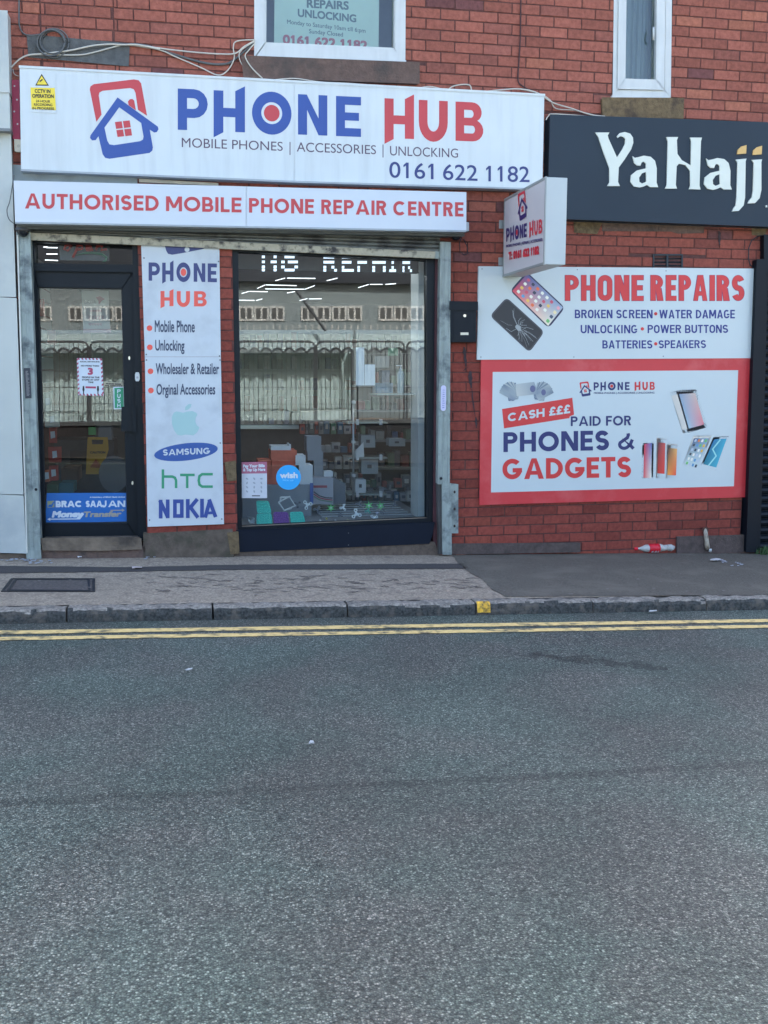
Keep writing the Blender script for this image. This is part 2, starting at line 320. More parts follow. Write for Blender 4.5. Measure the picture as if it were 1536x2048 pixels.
# ================= ground =================
def g2(X, Y, dz=0.0): return Vector((X, Y, gz(X) + dz))
m_road = bpy.data.materials.new('asphalt'); m_road.use_nodes = True
def road_nodes(m):
    n = m.node_tree.nodes; L = m.node_tree.links; p = n['Principled BSDF']; p.inputs['Roughness'].default_value = 0.62; p.inputs['Specular IOR Level'].default_value = 0.35
    g = n.new('ShaderNodeNewGeometry'); pos = g.outputs['Position']
    def tex(kind, sc, **k):
        t = n.new(kind); t.inputs['Scale'].default_value = sc; L.new(pos, t.inputs['Vector'])
        for a, b in k.items(): t.inputs[a].default_value = b
        return t
    v = tex('ShaderNodeTexVoronoi', 150.0); nz = tex('ShaderNodeTexNoise', 60.0, Detail=4.0); big = tex('ShaderNodeTexNoise', 0.9, Detail=4.0); hue = tex('ShaderNodeTexNoise', 1.7, Detail=2.0)
    sep = n.new('ShaderNodeSeparateColor'); L.new(v.outputs['Color'], sep.inputs[0])
    r = n.new('ShaderNodeValToRGB'); e = r.color_ramp.elements; e[0].position = 0.0; e[0].color = (.064, .074, .061, 1); e[1].position = 1.0; e[1].color = (.46, .475, .385, 1)
    a = r.color_ramp.elements.new(.55); a.color = (.142, .165, .134, 1); a = r.color_ramp.elements.new(.86); a.color = (.225, .252, .20, 1); L.new(sep.outputs[0], r.inputs[0])
    def mr(src, a0, a1, b0, b1):
        q = n.new('ShaderNodeMapRange'); L.new(src, q.inputs[0]); q.inputs[1].default_value = a0; q.inputs[2].default_value = a1; q.inputs[3].default_value = b0; q.inputs[4].default_value = b1; return q.outputs[0]
    def scale(c, f):
        s = n.new('ShaderNodeVectorMath'); s.operation = 'SCALE'; L.new(c, s.inputs[0]); L.new(f, s.inputs[3]); return s.outputs[0]
    edge = mr(v.outputs['Distance'], .0, .62, 1.18, .45)
    c = scale(r.outputs[0], edge); c = scale(c, mr(nz.outputs[0], .3, .7, .72, 1.28)); c = scale(c, mr(big.outputs[0], .3, .7, .80, 1.18))
    mx = n.new('ShaderNodeMix'); mx.data_type = 'RGBA'; mx.blend_type = 'MULTIPLY'; mx.inputs[0].default_value = 1; L.new(c, mx.inputs[6])
    r2 = n.new('ShaderNodeValToRGB'); e = r2.color_ramp.elements; e[0].position = .38; e[0].color = (1.06, .97, .98, 1); e[1].position = .62; e[1].color = (.93, 1.02, 1.0, 1); L.new(hue.outputs[0], r2.inputs[0]); L.new(r2.outputs[0], mx.inputs[7]); c = mx.outputs[2]
    # worn construction seam along the lane, and an oil spill near the kerb
    sx = n.new('ShaderNodeSeparateXYZ'); L.new(pos, sx.inputs[0])
    def math_(op, a, b):
        q = n.new('ShaderNodeMath'); q.operation = op
        for i, z in enumerate((a, b)):
            if isinstance(z, (int, float)): q.inputs[i].default_value = z
            elif z is not None: L.new(z, q.inputs[i])
        return q.outputs[0]
    A_, B_ = G(300, 1594, -KH), G(1536, 1528, -KH); k = (B_.y - A_.y) / (B_.x - A_.x)
    wob = mr(tex('ShaderNodeTexNoise', 2.0).outputs[0], 0, 1, -.05, .05)
    d = math_('ABSOLUTE', math_('ADD', math_('SUBTRACT', math_('SUBTRACT', sx.outputs[1], math_('MULTIPLY', sx.outputs[0], k)), A_.y - k * A_.x), wob), 0)
    fade = mr(big.outputs[0], .3, .7, .78, .5)
    seam = n.new('ShaderNodeMix'); seam.data_type = 'FLOAT'; L.new(mr(d, .012, .05, 0, 1), seam.inputs[0]); L.new(fade, seam.inputs[2]); seam.inputs[3].default_value = 1
    c = scale(c, seam.outputs[0])
    O = G(1185, 1322, -KH); ox = math_('MULTIPLY', math_('SUBTRACT', sx.outputs[0], O.x), 2.0); oy = math_('MULTIPLY', math_('ADD', math_('SUBTRACT', sx.outputs[1], O.y), math_('MULTIPLY', ox, .22)), 7.0)
    rr = math_('ADD', math_('MULTIPLY', ox, ox), math_('MULTIPLY', oy, oy)); nn = tex('ShaderNodeTexNoise', 9.0, Detail=6.0)
    c = scale(c, mr(math_('ADD', rr, mr(nn.outputs[0], .3, .7, -.7, 1.1)), .25, .9, .48, 1))
    L.new(c, p.inputs['Base Color'])
    b = n.new('ShaderNodeBump'); b.inputs['Strength'].default_value = 0.85; b.inputs['Distance'].default_value = 0.006; L.new(math_('SUBTRACT', 1, v.outputs['Distance']), b.inputs['Height'])
    b2 = n.new('ShaderNodeBump'); b2.inputs['Strength'].default_value = 0.5; b2.inputs['Distance'].default_value = 0.008; L.new(nz.outputs[0], b2.inputs['Height']); L.new(b.outputs[0], b2.inputs['Normal']); L.new(b2.outputs[0], p.inputs['Normal'])
road_nodes(m_road)
def sheet(name, x0, x1, y0, y1, dz, m, nx=1, ny=1):
    b = MB(); vs = [g2(x0 + (x1 - x0) * i / nx, y0 + (y1 - y0) * j / ny, dz) for j in range(ny + 1) for i in range(nx + 1)]
    b.add(vs, [(j * (nx + 1) + i, j * (nx + 1) + i + 1, (j + 1) * (nx + 1) + i + 1, (j + 1) * (nx + 1) + i) for j in range(ny) for i in range(nx)])
    return struct(b.build(name, m, recalc=False))
sheet('ground', -90, 90, -120, 60, -KH - .05, mat('soil', (.11, .105, .095), .9, var=.3, scale=3))
sheet('road', -30, 30, -9.6, KY + .02, -KH, m_road)
m_conc = mat('concrete_pavement', A(141, 136, 129, 1.24), .85, var=.5, scale=62, lf=.1, bump=.9, bscale=90, dirt=A(124, 119, 115, 1.08), dscale=15)
m_tar = mat('pavement_tarmac', A(104, 104, 100, .85), .85, var=.4, scale=70, bump=.8, bscale=220, dirt=A(112, 112, 108, .95), dscale=3.0)
m_tar2 = mat('trench_tarmac', A(86, 86, 90, .66), .85, var=.25, scale=110, bump=.8, bscale=200)
sheet('pavement', -30, 30, KY + .13, .3, 0, m_conc)
sheet('pavement_opposite', -30, 30, -30, -9.6, 0, m_conc)
def gpoly(name, pts, dz, m, jit=0.0, parent=None):
    out = []
    for i, p in enumerate(pts):
        q = pts[(i + 1) % len(pts)]; a, c = G(*p), G(*q); k = max(1, int((c - a).length / .06)) if jit else 1
        for j in range(k):
            t = a.lerp(c, j / k); t.x += random.uniform(-jit, jit); t.y += random.uniform(-jit, jit); t.z = gz(t.x) + dz; out.append(t)
    return MB().flat([out]).build(name, m, parent, recalc=False)
struct(gpoly('pavement_tarmac_patch', [(905, 1112), (930, 1140), (966, 1160), (985, 1180), (1010, 1194), (1650, 1190), (1650, 1104), (1200, 1102)], .004, m_tar, .008))
struct(gpoly('pavement_trench_strip', [(-60, 1132), (250, 1135), (480, 1130), (925, 1128), (940, 1138), (480, 1140), (250, 1144), (-60, 1148)], .004, m_tar2, .006))
struct(gpoly('pavement_sandy_edge', [(905, 1104), (1500, 1101), (1536, 1102), (1536, 1108), (1300, 1107), (1100, 1109), (960, 1108), (915, 1112)], .008, mat('sand', A(150, 108, 92, 1.0), .95, var=.3, scale=40, bump=.6), .01))
b = MB()
for _ in range(60):
    x, y = random.uniform(20, 1530), random.uniform(1148, 1192); c = G(x, y); r_ = random.uniform(.006, .016)
    b.flat([[c + Vector((r_ * math.cos(a) * random.uniform(.8, 1.2), r_ * math.sin(a) * random.uniform(.8, 1.2), .0062)) for a in [i * .8 for i in range(8)]]])
tag(b.build('gum_spots', mat('gum', A(122, 120, 122, 1.0), .8), recalc=False), 'flattened grey chewing gum spots dotted over the pavement', 'gum', kind='stuff')
# kerb stones
kx = [-30, -16, -8, G(-130, 1210).x] + [G(x, 1210).x for x in (137, 425, 695, 957, 1200, 1440)] + [G(1640, 1210).x, 8, 16, 30]
b = MB()
for i in range(len(kx) - 1):
    a, c = kx[i] + .006, kx[i + 1] - .006; n = max(2, int((c - a) / .035)) if c - a < 3 else 8
    prof = [(.133, -.13), (.133, -.002), (.06, .002), (.025, .0), (.01, -.01), (0, -.028), (-.004, -.06), (-.006, -.13)]
    rows = []; tz = random.uniform(-.003, .003)
    for k in range(n + 1):
        X = a + (c - a) * k / n
        rows.append([Vector((X, KY + py + random.uniform(-.0035, .0035), gz(X) + tz + pz + (random.uniform(-.007, .004) if 0 < j < 7 else 0))) for j, (py, pz) in enumerate(prof)])
    m_ = len(prof); vs = [q for r_ in rows for q in r_]
    fs = [(k * m_ + j, k * m_ + j + 1, (k + 1) * m_ + j + 1, (k + 1) * m_ + j) for k in range(n) for j in range(m_ - 1)] + [tuple(range(m_)), tuple(range(n * m_ + m_ - 1, n * m_ - 1, -1))]
    b.add(vs, fs)
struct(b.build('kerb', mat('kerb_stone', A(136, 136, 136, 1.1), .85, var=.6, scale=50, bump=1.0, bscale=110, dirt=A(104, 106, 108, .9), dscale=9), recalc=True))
ko = COL.objects['kerb']; ko.data.materials.append(mat('kerb_face_shade', A(86, 92, 96, .62), .9, var=.7, scale=55, bump=1.2, bscale=110, dirt=A(120, 118, 116, .7), dscale=14))  # front face carries its shade in a darker colour, mottled with grime
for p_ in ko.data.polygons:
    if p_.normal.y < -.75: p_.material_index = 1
yk = MB()
x0, x1 = G(957, 1210).x + .006, G(986, 1210).x
yk.add([Vector((X, KY + py, gz(X) + pz)) for X in (x0, x0 + (x1 - x0) / 2, x1) for py, pz in ((.03, .006), (.015, .006), (-.002, -.008), (-.009, -.03), (-.012, -.066))],
       [(k * 5 + j, k * 5 + j + 1, k * 5 + j + 6, k * 5 + j + 5) for k in range(2) for j in range(4)])
struct(yk.build('kerb_yellow_mark', mat('yellow_kerb', A(226, 184, 66, 1.0), .7, var=.35, scale=35, dirt=A(120, 110, 80, .6), dscale=25), recalc=False))
m_yel = mat('yellow_line', A(228, 206, 146, .98), .75, var=.16, scale=30, dirt=A(128, 128, 112, .6), dscale=10)
def yl(ya, yb, w_):
    a, c = G(0, ya, -KH), G(1536, yb, -KH); d = (c - a).normalized(); s = a - d * 20; out1, out2 = [], []; N = 900; Lh = 45.0
    for k in range(N + 1):
        t = s + d * (Lh * k / N); j = .0035; out1.append(Vector((t.x, t.y + w_ / 2 + random.uniform(-j, j), 0))); out2.append(Vector((t.x, t.y - w_ / 2 + random.uniform(-j, j), 0)))
    b = MB(); vs = out1 + out2
    for v in vs: v.z = gz(v.x) - KH + .004
    b.add(vs, [(k, N + 1 + k, N + 2 + k, k + 1) for k in range(N)]); o = struct(b.build('yellow_line', m_yel, recalc=False)); return o
yl(1266, 1242, .088); yl(1278.5, 1253.5, .08)
rk = random.Random(11); b = MB()
for _ in range(110):
    x, y = rk.uniform(280, 985), rk.gauss(1168, 11); n_ = rk.randint(3, 7); pts = [(x, y)]
    if y < 1149 or y > 1190: continue
    for _k in range(n_): x += rk.uniform(2, 7); y += rk.gauss(0, .9); pts.append((x, y))
    if pts[-1][0] > 915 + (y - 1120) * 1.1: continue
    w_ = rk.uniform(.4, .9); g_ = [G(*p) + Vector((0, 0, .0045)) for p in ribbon(pts, w_)]; b.flat([g_])
struct(b.build('pavement_cracks', mat('crack_dark', A(100, 97, 99, .8), .9), recalc=False))
# manhole cover
mh = thing('manhole_cover', 'rectangular grey inspection cover with concrete infill set in the pavement by the door', 'manhole cover', G(95, 1172))
fr = MB()
q = [G(2, 1184), G(190, 1184), G(190, 1158), G(22, 1158)]
def ring(qo, s0, s1, dz0, dz1, bld):
    ce = sum(qo, Vector()) / 4
    def sc(s): return [Vector((ce.x + (p.x - ce.x) * (1 - s / abs(p.x - ce.x)), ce.y + (p.y - ce.y) * (1 - s / abs(p.y - ce.y)), p.z)) for p in qo]
    a, c = sc(s0), sc(s1)
    for i in range(4):
        j = (i + 1) % 4; z = Vector((0, 0, 1)); bld.prism([a[i] + z * dz1, a[j] + z * dz1, c[j] + z * dz1, c[i] + z * dz1], z * (dz0 - dz1))
ring(q, 0, .018, -.02, .007, fr); ring(q, .034, .05, -.02, .006, fr); fr.build('frame', mat('cast_iron', A(72, 76, 86, .45), .6, .6, var=.3, scale=30), mh)
ce = sum(q, Vector()) / 4
MB().flat([[Vector((ce.x + (p.x - ce.x) * .97, ce.y + (p.y - ce.y) * .97, p.z + .003)) for p in q]]).build('cover', mat('cover_fill', A(120, 118, 122, .5), .85, var=.4, scale=40, bump=.6), mh)
# litter and residues on the pavement
m_res = mat('white_residue', (.42, .43, .44), .8, var=.35, scale=30)
b = MB()
for (cx, cy, w_, h_, k) in [(30, 1122, 34, 5, 22), (75, 1126, 30, 5, 20), (1440, 1124, 26, 5, 12), (1475, 1130, 30, 8, 8), (300, 1116, 14, 3, 6)]:
    for _ in range(k):
        x, y = cx + random.gauss(0, w_ / 2.2), cy + random.gauss(0, h_ / 2.4); s = random.uniform(1, 4.5)
        pts = [G(x + s * math.cos(a) * random.uniform(.5, 1.3), y + .35 * s * math.sin(a) * random.uniform(.5, 1.3)) for a in [i * 1.05 for i in range(6)]]
        b.flat([[p + Vector((0, 0, .0095)) for p in pts]])
tag(b.build('paint_flakes', m_res, recalc=False), 'scattered white paint flakes and crumbs on the pavement along the wall', 'debris', kind='stuff')
def scrap(x, y, dz, sx, sy, rot, label, m):
    c = G(x, y, dz); b = MB(); pts = []
    for k in range(7):
        a = k * .9; r_ = random.uniform(.75, 1.1); u, v = sx * r_ * math.cos(a), sy * r_ * math.sin(a)
        pts.append(Vector((c.x + u * math.cos(rot) - v * math.sin(rot), c.y + u * math.sin(rot) + v * math.cos(rot), c.z + .012 + random.uniform(0, .01))))
    pts = [p + Vector((0, 0, .004)) for p in pts]
    o = b.prism(pts, Vector((0, 0, -.006))).build('litter_scrap', m, recalc=True); return tag(o, label, 'litter')
mp_ = mat('litter_paper', (.6, .58, .55), .8, var=.2, scale=30)
scrap(275, 1138.5, 0, .045, .03, .1, 'pinkish white flattened litter scrap on the dark trench strip', mat('litter_pink', (.55, .45, .42), .8, var=.2, scale=30))
scrap(357, 1239, -KH, .022, .012, .1, 'small white litter scrap in the gutter below the leftmost kerb joints', mp_)
scrap(1305, 1227, -KH, .04, .02, .3, 'pale crumpled litter scrap in the gutter right of the yellow kerb patch', mp_)
scrap(1432, 1123, .004, .06, .04, .4, 'pale flattened paper scrap on the tarmac in front of the wall pipe', mp_)
scrap(160, 1117.5, 0, .02, .012, .4, 'tiny white litter scrap on the pavement right of the left shutter rail', mp_)
scrap(378, 1345, -KH, .02, .01, 0, 'small white chip lying on the road below the doorway', mp_)
scrap(623, 1493, -KH, .014, .009, 0, 'small white chip lying on the road below the shop window', mp_)
# ================= brick building =================
BLD = thing('brick_building', 'two storey red brick shop building with white upper windows', 'building', (2, 0, gz(2)))
CH, BLn, JT = .0847, .2462, .0062
zc0 = P(1050, 72).z      # a mortar line measured in the photo
def XZ(x0, y0, x1, y1):  # px rect -> world rect on the facade
    a, c = P(x0, (y0 + y1) / 2), P(x1, (y0 + y1) / 2); t, d = P((x0 + x1) / 2, y0), P((x0 + x1) / 2, y1); return (a.x, d.z, c.x, t.z)
XL, XR = P(20, 500).x - .3, 7.2
O1 = (P(66, 800).x, -2.1, P(876, 800).x, P(470, 476).z)
OA = (P(513, 60).x, P(660, 117).z, P(808, 60).x, 4.25); OB = (P(1228, 90).x, P(1283, 193).z, P(1341, 90).x, 4.25)
OR = (P(1500, 700).x, -2.1, 7.0, P(1560, 540).z)
OV = XZ(1307, 510, 1364, 536)
holes = [O1, OA, OB, OR]
def pieces(r, hs):
    out = [r]
    for h in hs:
        nx = []
        for (a, z0, c, z1) in out:
            ox, oz = min(c, h[2]) - max(a, h[0]), min(z1, h[3]) - max(z0, h[1])
            if ox <= 0 or oz <= 0: nx.append((a, z0, c, z1)); continue
            if oz < .4 * (z1 - z0): 
                if z1 > h[3]: nx.append((a, h[3] + .004, c, z1))
                else: nx.append((a, z0, c, h[1] - .004))
                continue
            if h[0] - a > .02: nx.append((a, z0, h[0] - .003, z1))
            if c - h[2] > .02: nx.append((h[2] + .003, z0, c, z1))
        out = nx
    return [p for p in out if p[2] - p[0] > .015 and p[3] - p[1] > .015]
def brickwork(b, x0, x1, z0, z1, hs, off=0.0, Y=0.0, dark=0.0, mort=None):
    k0 = math.floor((z0 - zc0) / CH); k1 = math.ceil((z1 - zc0) / CH)
    for k in range(k0, k1):
        za = zc0 + k * CH; st = x0 + off + (0.5 if k % 2 else 0.0) * BLn - 2 * BLn + random.uniform(-.004, .004)
        for i in range(int((x1 - x0) / BLn) + 5):
            xa = st + i * BLn; rect = (max(x0, xa), max(z0, za) , min(x1, xa + BLn), min(z1, za + CH))
            if rect[2] - rect[0] < .02 or rect[3] - rect[1] < .02: continue
            zm = (rect[1] + rect[3]) / 2; xm = (rect[0] + rect[2]) / 2
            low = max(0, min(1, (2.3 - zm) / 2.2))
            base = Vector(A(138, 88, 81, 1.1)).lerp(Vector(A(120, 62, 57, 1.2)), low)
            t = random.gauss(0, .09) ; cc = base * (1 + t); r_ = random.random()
            if r_ < .022: cc = Vector(A(100, 68, 72, 1.15)) * random.uniform(.9, 1.1)
            elif r_ < .12: cc = Vector((cc.x * .86, cc.y * .9, cc.z * .95))
            elif r_ > .93: cc = Vector((cc.x * 1.12, cc.y * 1.2, cc.z * 1.1))
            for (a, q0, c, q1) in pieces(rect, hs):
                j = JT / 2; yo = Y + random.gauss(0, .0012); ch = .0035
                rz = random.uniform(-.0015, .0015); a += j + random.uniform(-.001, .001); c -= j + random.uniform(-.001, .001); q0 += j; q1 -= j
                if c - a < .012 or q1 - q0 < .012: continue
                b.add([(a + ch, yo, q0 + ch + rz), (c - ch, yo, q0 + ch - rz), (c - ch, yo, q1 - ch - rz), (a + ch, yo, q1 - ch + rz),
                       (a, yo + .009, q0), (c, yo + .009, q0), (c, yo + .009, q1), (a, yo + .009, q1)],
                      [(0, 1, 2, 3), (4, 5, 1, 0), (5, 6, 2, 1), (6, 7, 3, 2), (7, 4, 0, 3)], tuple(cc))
m_brick = mat('brick', (.3, .08, .05), .88, attr=True, var=.24, scale=26, bump=.6, bscale=70, lf=.11, spec=.3)
m_mort = mat('mortar', A(90, 62, 62, .95), .95, var=.35, scale=14, bump=.6, bscale=80)
b = MB()
zt = 6.2; zs = P(600, 200).z
jx1, jx2 = P(82, 60).x, P(228, 60).x
xs3 = P(1060, 600).x
brickwork(b, XL, jx1, -2.0, zt, holes + [OV], .1); brickwork(b, jx1, jx2, zs, zt, holes, .16); brickwork(b, jx2, XR, zs, zt, holes, .03)
brickwork(b, jx1, XR, -2.0, zs, holes + [OV], .09)
PX0, PX1 = P(284, 800).x, P(471, 800).x
brickwork(b, PX0, PX1, P(380, 1072).z, O1[3] - .01, [], .13)
b.build('brickwork', m_brick, BLD, recalc=False)
b = MB()
def rect3(r, Y): return [Vector((r[0], Y, r[1])), Vector((r[2], Y, r[1])), Vector((r[2], Y, r[3])), Vector((r[0], Y, r[3]))]
# backing wall in vertical strips so that it closes round the openings
xs_ = sorted({XL, XR} | {v for h in holes for v in (h[0], h[2])})
for a, c in zip(xs_, xs_[1:]):
    mid = (a + c) / 2; cuts = [(h[1], h[3]) for h in holes if h[0] < mid < h[2]]; z = -2.1
    segs = []
    for lo, hi in sorted(cuts):
        if lo > z: segs.append((z, lo))
        z = max(z, hi)
    if z < zt: segs.append((z, zt))
    for lo, hi in segs: b.box((a, .0052, lo), (c, .24, hi))
b.box((PX0 + .004, .0052, -1.9), (PX1 - .004, .24, O1[3] + .01))
b.build('mortar_wall', m_mort, BLD)
# the rest of the building: side walls, back and roof
b = MB(); b.box((XL, .25, -2.1), (XL + .2, 8.4, zt)); b.box((XR - .2, .25, -2.1), (XR, 8.4, zt)); b.box((XL, 8.4, -2.1), (XR, 8.6, zt)); b.build('side_walls', m_mort, BLD)
b = MB(); b.prism([Vector((XL - .1, -.25, zt + .02)), Vector((XL - .1, 4.3, zt + 2.2)), Vector((XL - .1, 8.9, zt))], Vector((XR - XL + .2, 0, 0))); b.build('roof', mat('slate', (.07, .075, .09), .7, var=.3, scale=8), BLD)
m_stone = mat('sill_stone', A(108, 94, 92, .8), .9, var=.25, scale=16, bump=.8, bscale=50, dirt=A(88, 84, 86, .7), dscale=5)
m_stoneB = mat('green_stone', A(120, 108, 86, .75), .9, var=.35, scale=22, bump=1, bscale=45, dirt=A(86, 76, 68, .7), dscale=7)
def stone(name, pts, Yf, m, Yb=.02, bev=.006): return solid(name, pts, Yf, Yb, m, BLD, bev)
stone('window_sill', [(484, 112), (838, 126), (838, 166), (488, 154)], -.06, m_stone)
stone('window_sill', [(1205, 196), (1367, 197), (1366, 236), (1207, 232)], -.045, m_stoneB)
stone('stone_lintel', [(55, 70), (258, 88), (256, 131), (58, 113)], -.012, mat('grey_stone', A(96, 104, 112, .75), .9, var=.25, scale=16, bump=.8, bscale=50))
stone('stone_band', Z3([(465, 1222), (620, 1222), (590, 1290), (468, 1282)]), -.008, m_stoneB)
stone('stone_band', Z3([(622, 1222), (1060, 1228), (1180, 1232), (1180, 1284), (1040, 1288), (1000, 1276), (622, 1274)]), -.006, m_stone)
stone('stone_band', Z3([(1448, 1235), (1530, 1238), (1520, 1300), (1450, 1296)]), -.008, m_stoneB)
stone('plinth', [(903, 1088), (1160, 1086), (1160, 1104), (903, 1108)], -.03, mat('plinth_r', A(96, 88, 90, .75), .9, var=.3, scale=20, bump=.8), bev=.004)
stone('plinth', [(1355, 1074), (1492, 1070), (1492, 1108), (1355, 1108)], -.03, mat('plinth_r', (0, 0, 0)), bev=.004)
stone('plinth', [(289, 1069), (463, 1060), (466, 1118), (289, 1119)], -.045, mat('plinth_l', A(106, 100, 96, .75), .95, var=.3, scale=14, bump=1, bscale=40, dirt=A(80, 84, 74, .7), dscale=4), bev=.01)
stone('quoin_stone', [(450, 925), (471, 922), (472, 960), (455, 962)], -.01, m_stoneB, bev=.004)
stone('quoin_stone', [(455, 1066), (476, 1064), (478, 1106), (462, 1108)], -.05, m_stoneB, bev=.004)
# door step
stone('door_step', [(84, 1079), (276, 1077), (280, 1079), (281, 1096), (200, 1099), (88, 1098)], -.07, mat('step_stone', A(128, 120, 112, .72), .9, var=.35, scale=10, bump=1, bscale=30, dirt=A(88, 84, 82, .6), dscale=3), Yb=.22, bev=.012)
stone('step_base', [(82, 1097), (289, 1094), (289, 1125), (82, 1125)], -.045, m_stone, Yb=.22)
stone('window_base', [(470, 1102), (868, 1084), (884, 1120), (470, 1125)], .0, mat('base_conc', A(112, 104, 100, .7), .9, var=.35, scale=18, bump=1), Yb=.3, bev=.004)
# upper windows
m_upvc = mat('white_upvc', A(192, 207, 222), .35, var=.04, scale=6, streak=.1)
m_pane = glass_mat('pane_glass', (.86, .93, .93), 1.75)
def frame_loop(name, outer, inner, Yf, Yb, m, parent, bevel=0):
    b = MB(); n = len(outer)
    for i in range(n):
        j = (i + 1) % n; b.prism(pp([outer[i], outer[j], inner[j], inner[i]], at(Yf)), Vector((0, Yb - Yf, 0)))
    return b.build(name, m, parent, bevel=bevel)
def far(px_pts): return px_pts
wa = frame_loop('window', [(509, 116), (810, 124), (812, -260), (510, -260)], [(528, 89), (791, 101), (794, -240), (530, -240)], -.005, .12, m_upvc, BLD, .003)
frame_loop('glazing_bead', [(527, 90), (792, 102), (795, -242), (529, -242)], [(532, 85), (788, 96), (791, -236), (534, -236)], .012, .09, m_upvc, wa, .002)
solid('window_ledge', [(507, 113), (812, 121), (812, 126), (507, 118)], -.03, .05, m_upvc, wa, .002)
decal('pane', [[(522, 95), (796, 106), (798, -250), (526, -250)]], at(.06), m_pane, wa)
wb = frame_loop('window', [(1226, 193), (1341, 195), (1347, -300), (1232, -300)], [(1236, 180), (1330, 181), (1335, -290), (1242, -290)], -.005, .12, m_upvc, BLD, .003)
frame_loop('sash', [(1236, 177), (1328, 179), (1333, -290), (1242, -290)], [(1250, 158), (1313, 160), (1317, -280), (1256, -280)], -.02, .07, m_upvc, wb, .004)
solid('window_ledge', [(1224, 191), (1339, 193), (1339, 197), (1224, 195)], -.03, .05, m_upvc, wb, .002)
decal('pane', [[(1246, 162), (1317, 164), (1320, -285), (1252, -285)]], at(.03), m_pane, wb)
MB().tube([P(1307, y, -.035 - .02 * math.sin((y - 55) / 25 * math.pi)) for y in (55, 60, 65, 70, 75, 80)], .008).build('window_handle', m_upvc, wb, smooth=True)
# rooms behind the upper windows
m_room = mat('upper_room', (.30, .33, .36), .9, var=.15, scale=2)
b = MB()
for h in (OA, OB):
    x0, z0, x1, z1 = h[0] - .5, h[1] - .35, h[2] + .5, 4.5
    y0, y1 = .245, 2.4
    vs = [(x0, y0, z0), (x1, y0, z0), (x1, y1, z0), (x0, y1, z0), (x0, y0, z1), (x1, y0, z1), (x1, y1, z1), (x0, y1, z1)]
    b.add(vs, [(0, 3, 2, 1), (4, 5, 6, 7), (1, 2, 6, 5), (2, 3, 7, 6), (3, 0, 4, 7)])
b.build('upper_room', m_room, BLD, recalc=False)
b = MB(); n_ = 40; vs = []
for k in range(n_ + 1): X = OB[0] + (OB[2] - OB[0]) * k / n_; yy = .16 + .012 * math.sin(k * 1.3) + .006 * math.sin(k * 3.1); vs += [Vector((X, yy, OB[1])), Vector((X, yy, OB[3]))]
b.add(vs, [(2 * k, 2 * k + 2, 2 * k + 3, 2 * k + 1) for k in range(n_)]); b.build('net_curtain', mat('net', (.24, .30, .32), .9, var=.08, scale=3), wb, recalc=False)
# poster inside window A
po = thing('window_poster', 'pale blue opening hours poster hanging inside the wide upper window', 'poster', P(650, 50, .13))
pj = at(.13)
solid('sheet', [(548, 96), (757, 106), (760, -160), (551, -160)], .13, .135, mat('poster_blue', A(176, 208, 218, 1.15), .7, var=.03), po)
def line_(m, *a):
    b = MB(); text(b, *a); b.build('lettering', m, po, recalc=False)
ig = mat('ink_grey', A(92, 118, 140, 1), .7)
line_(ig, 'REPAIRS', 613.5, 15.5, 697.5, 20, 17, 17, pj, .05); line_(ig, 'UNLOCKING', 595.5, 33.5, 712.5, 45, 16, 15.5, pj, .05)
line_(ig, 'Monday to Saturday 10am till 6:pm', 574, 47.5, 731, 66, 8.5, 8.5, pj, .02); line_(ig, 'Sunday Closed', 618, 66.5, 686, 73.5, 8.5, 8.5, pj, .02)
line_(mat('ink_dullred', A(170, 96, 118, 1), .7), '0161 622 1182', 565.5, 88, 735, 101, 19, 19, pj, .06)
# air brick
av = thing('air_vent', 'black plastic louvred air vent in the brick wall above the phone repairs sign', 'vent', P(1335, 522))
m_black = mat('black_plastic', A(30, 44, 58, .8), .5, var=.1)
frame_loop('vent_frame', rc(1306, 508, 1366, 540), rc(1309, 511, 1363, 538), -.008, .03, m_black, av)
b = MB()
for y in (516, 523, 530):
    b.prism([P(1309, y, -.006), P(1363, y, -.006), P(1363, y + 5, .012), P(1309, y + 5, .012)], Vector((0, .006, 0)))
b.prism(pp(rc(1333, 511, 1337, 538), at(-.007)), Vector((0, .02, 0))); b.build('louvres', m_black, av)
solid('vent_back', rc(1309, 511, 1363, 538), .02, .03, mat('vent_dark', (.004, .005, .006), .9), av)
# ================= signs =================
def T(parent, m, body, x0, y0, x1, y1, h0, h1=None, pj=None, bold=0.0, **k):
    b = MB(); text(b, body, x0, y0, x1, y1, h0, h1, pj, bold, **k); return b.build('lettering', m, parent, recalc=False)
m_white = mat('sign_white', A(192, 210, 227, 1.04), .38, var=.035, scale=1.3, streak=.09, coat=.2)
m_white2 = mat('board_white', A(190, 209, 232), .42, var=.03, scale=2.5, dirt=A(176, 194, 216), dscale=3)
m_edge = mat('sign_edge', A(150, 166, 184), .5, var=.1, scale=12)
m_blue = mat('vinyl_blue', A(45, 88, 190, .72), .4, var=.05, scale=3); m_red = mat('vinyl_red', A(196, 64, 74, .86), .4, var=.06, scale=3)
m_navy = mat('vinyl_navy', A(50, 66, 142, .8), .45); m_plum = mat('vinyl_plum', A(84, 70, 96), .45)
m_ind = mat('vinyl_indigo', A(56, 68, 136, .85), .45); m_coral = mat('vinyl_coral', A(226, 92, 84), .45); m_ink = mat('vinyl_slate', A(62, 76, 108), .5)
m_screw = mat('screw', A(110, 122, 136), .4, .7)
def screws(parent, pts, Y, r=1.6):
    for x, y in pts:
        c = P(x, y, Y); MB().prism([c + Vector((math.cos(a) * r * .0042, -.002, math.sin(a) * r * .0042)) for a in [k * math.pi / 4 for k in range(8)]], Vector((0, .003, 0))).build('screw', m_screw, parent)
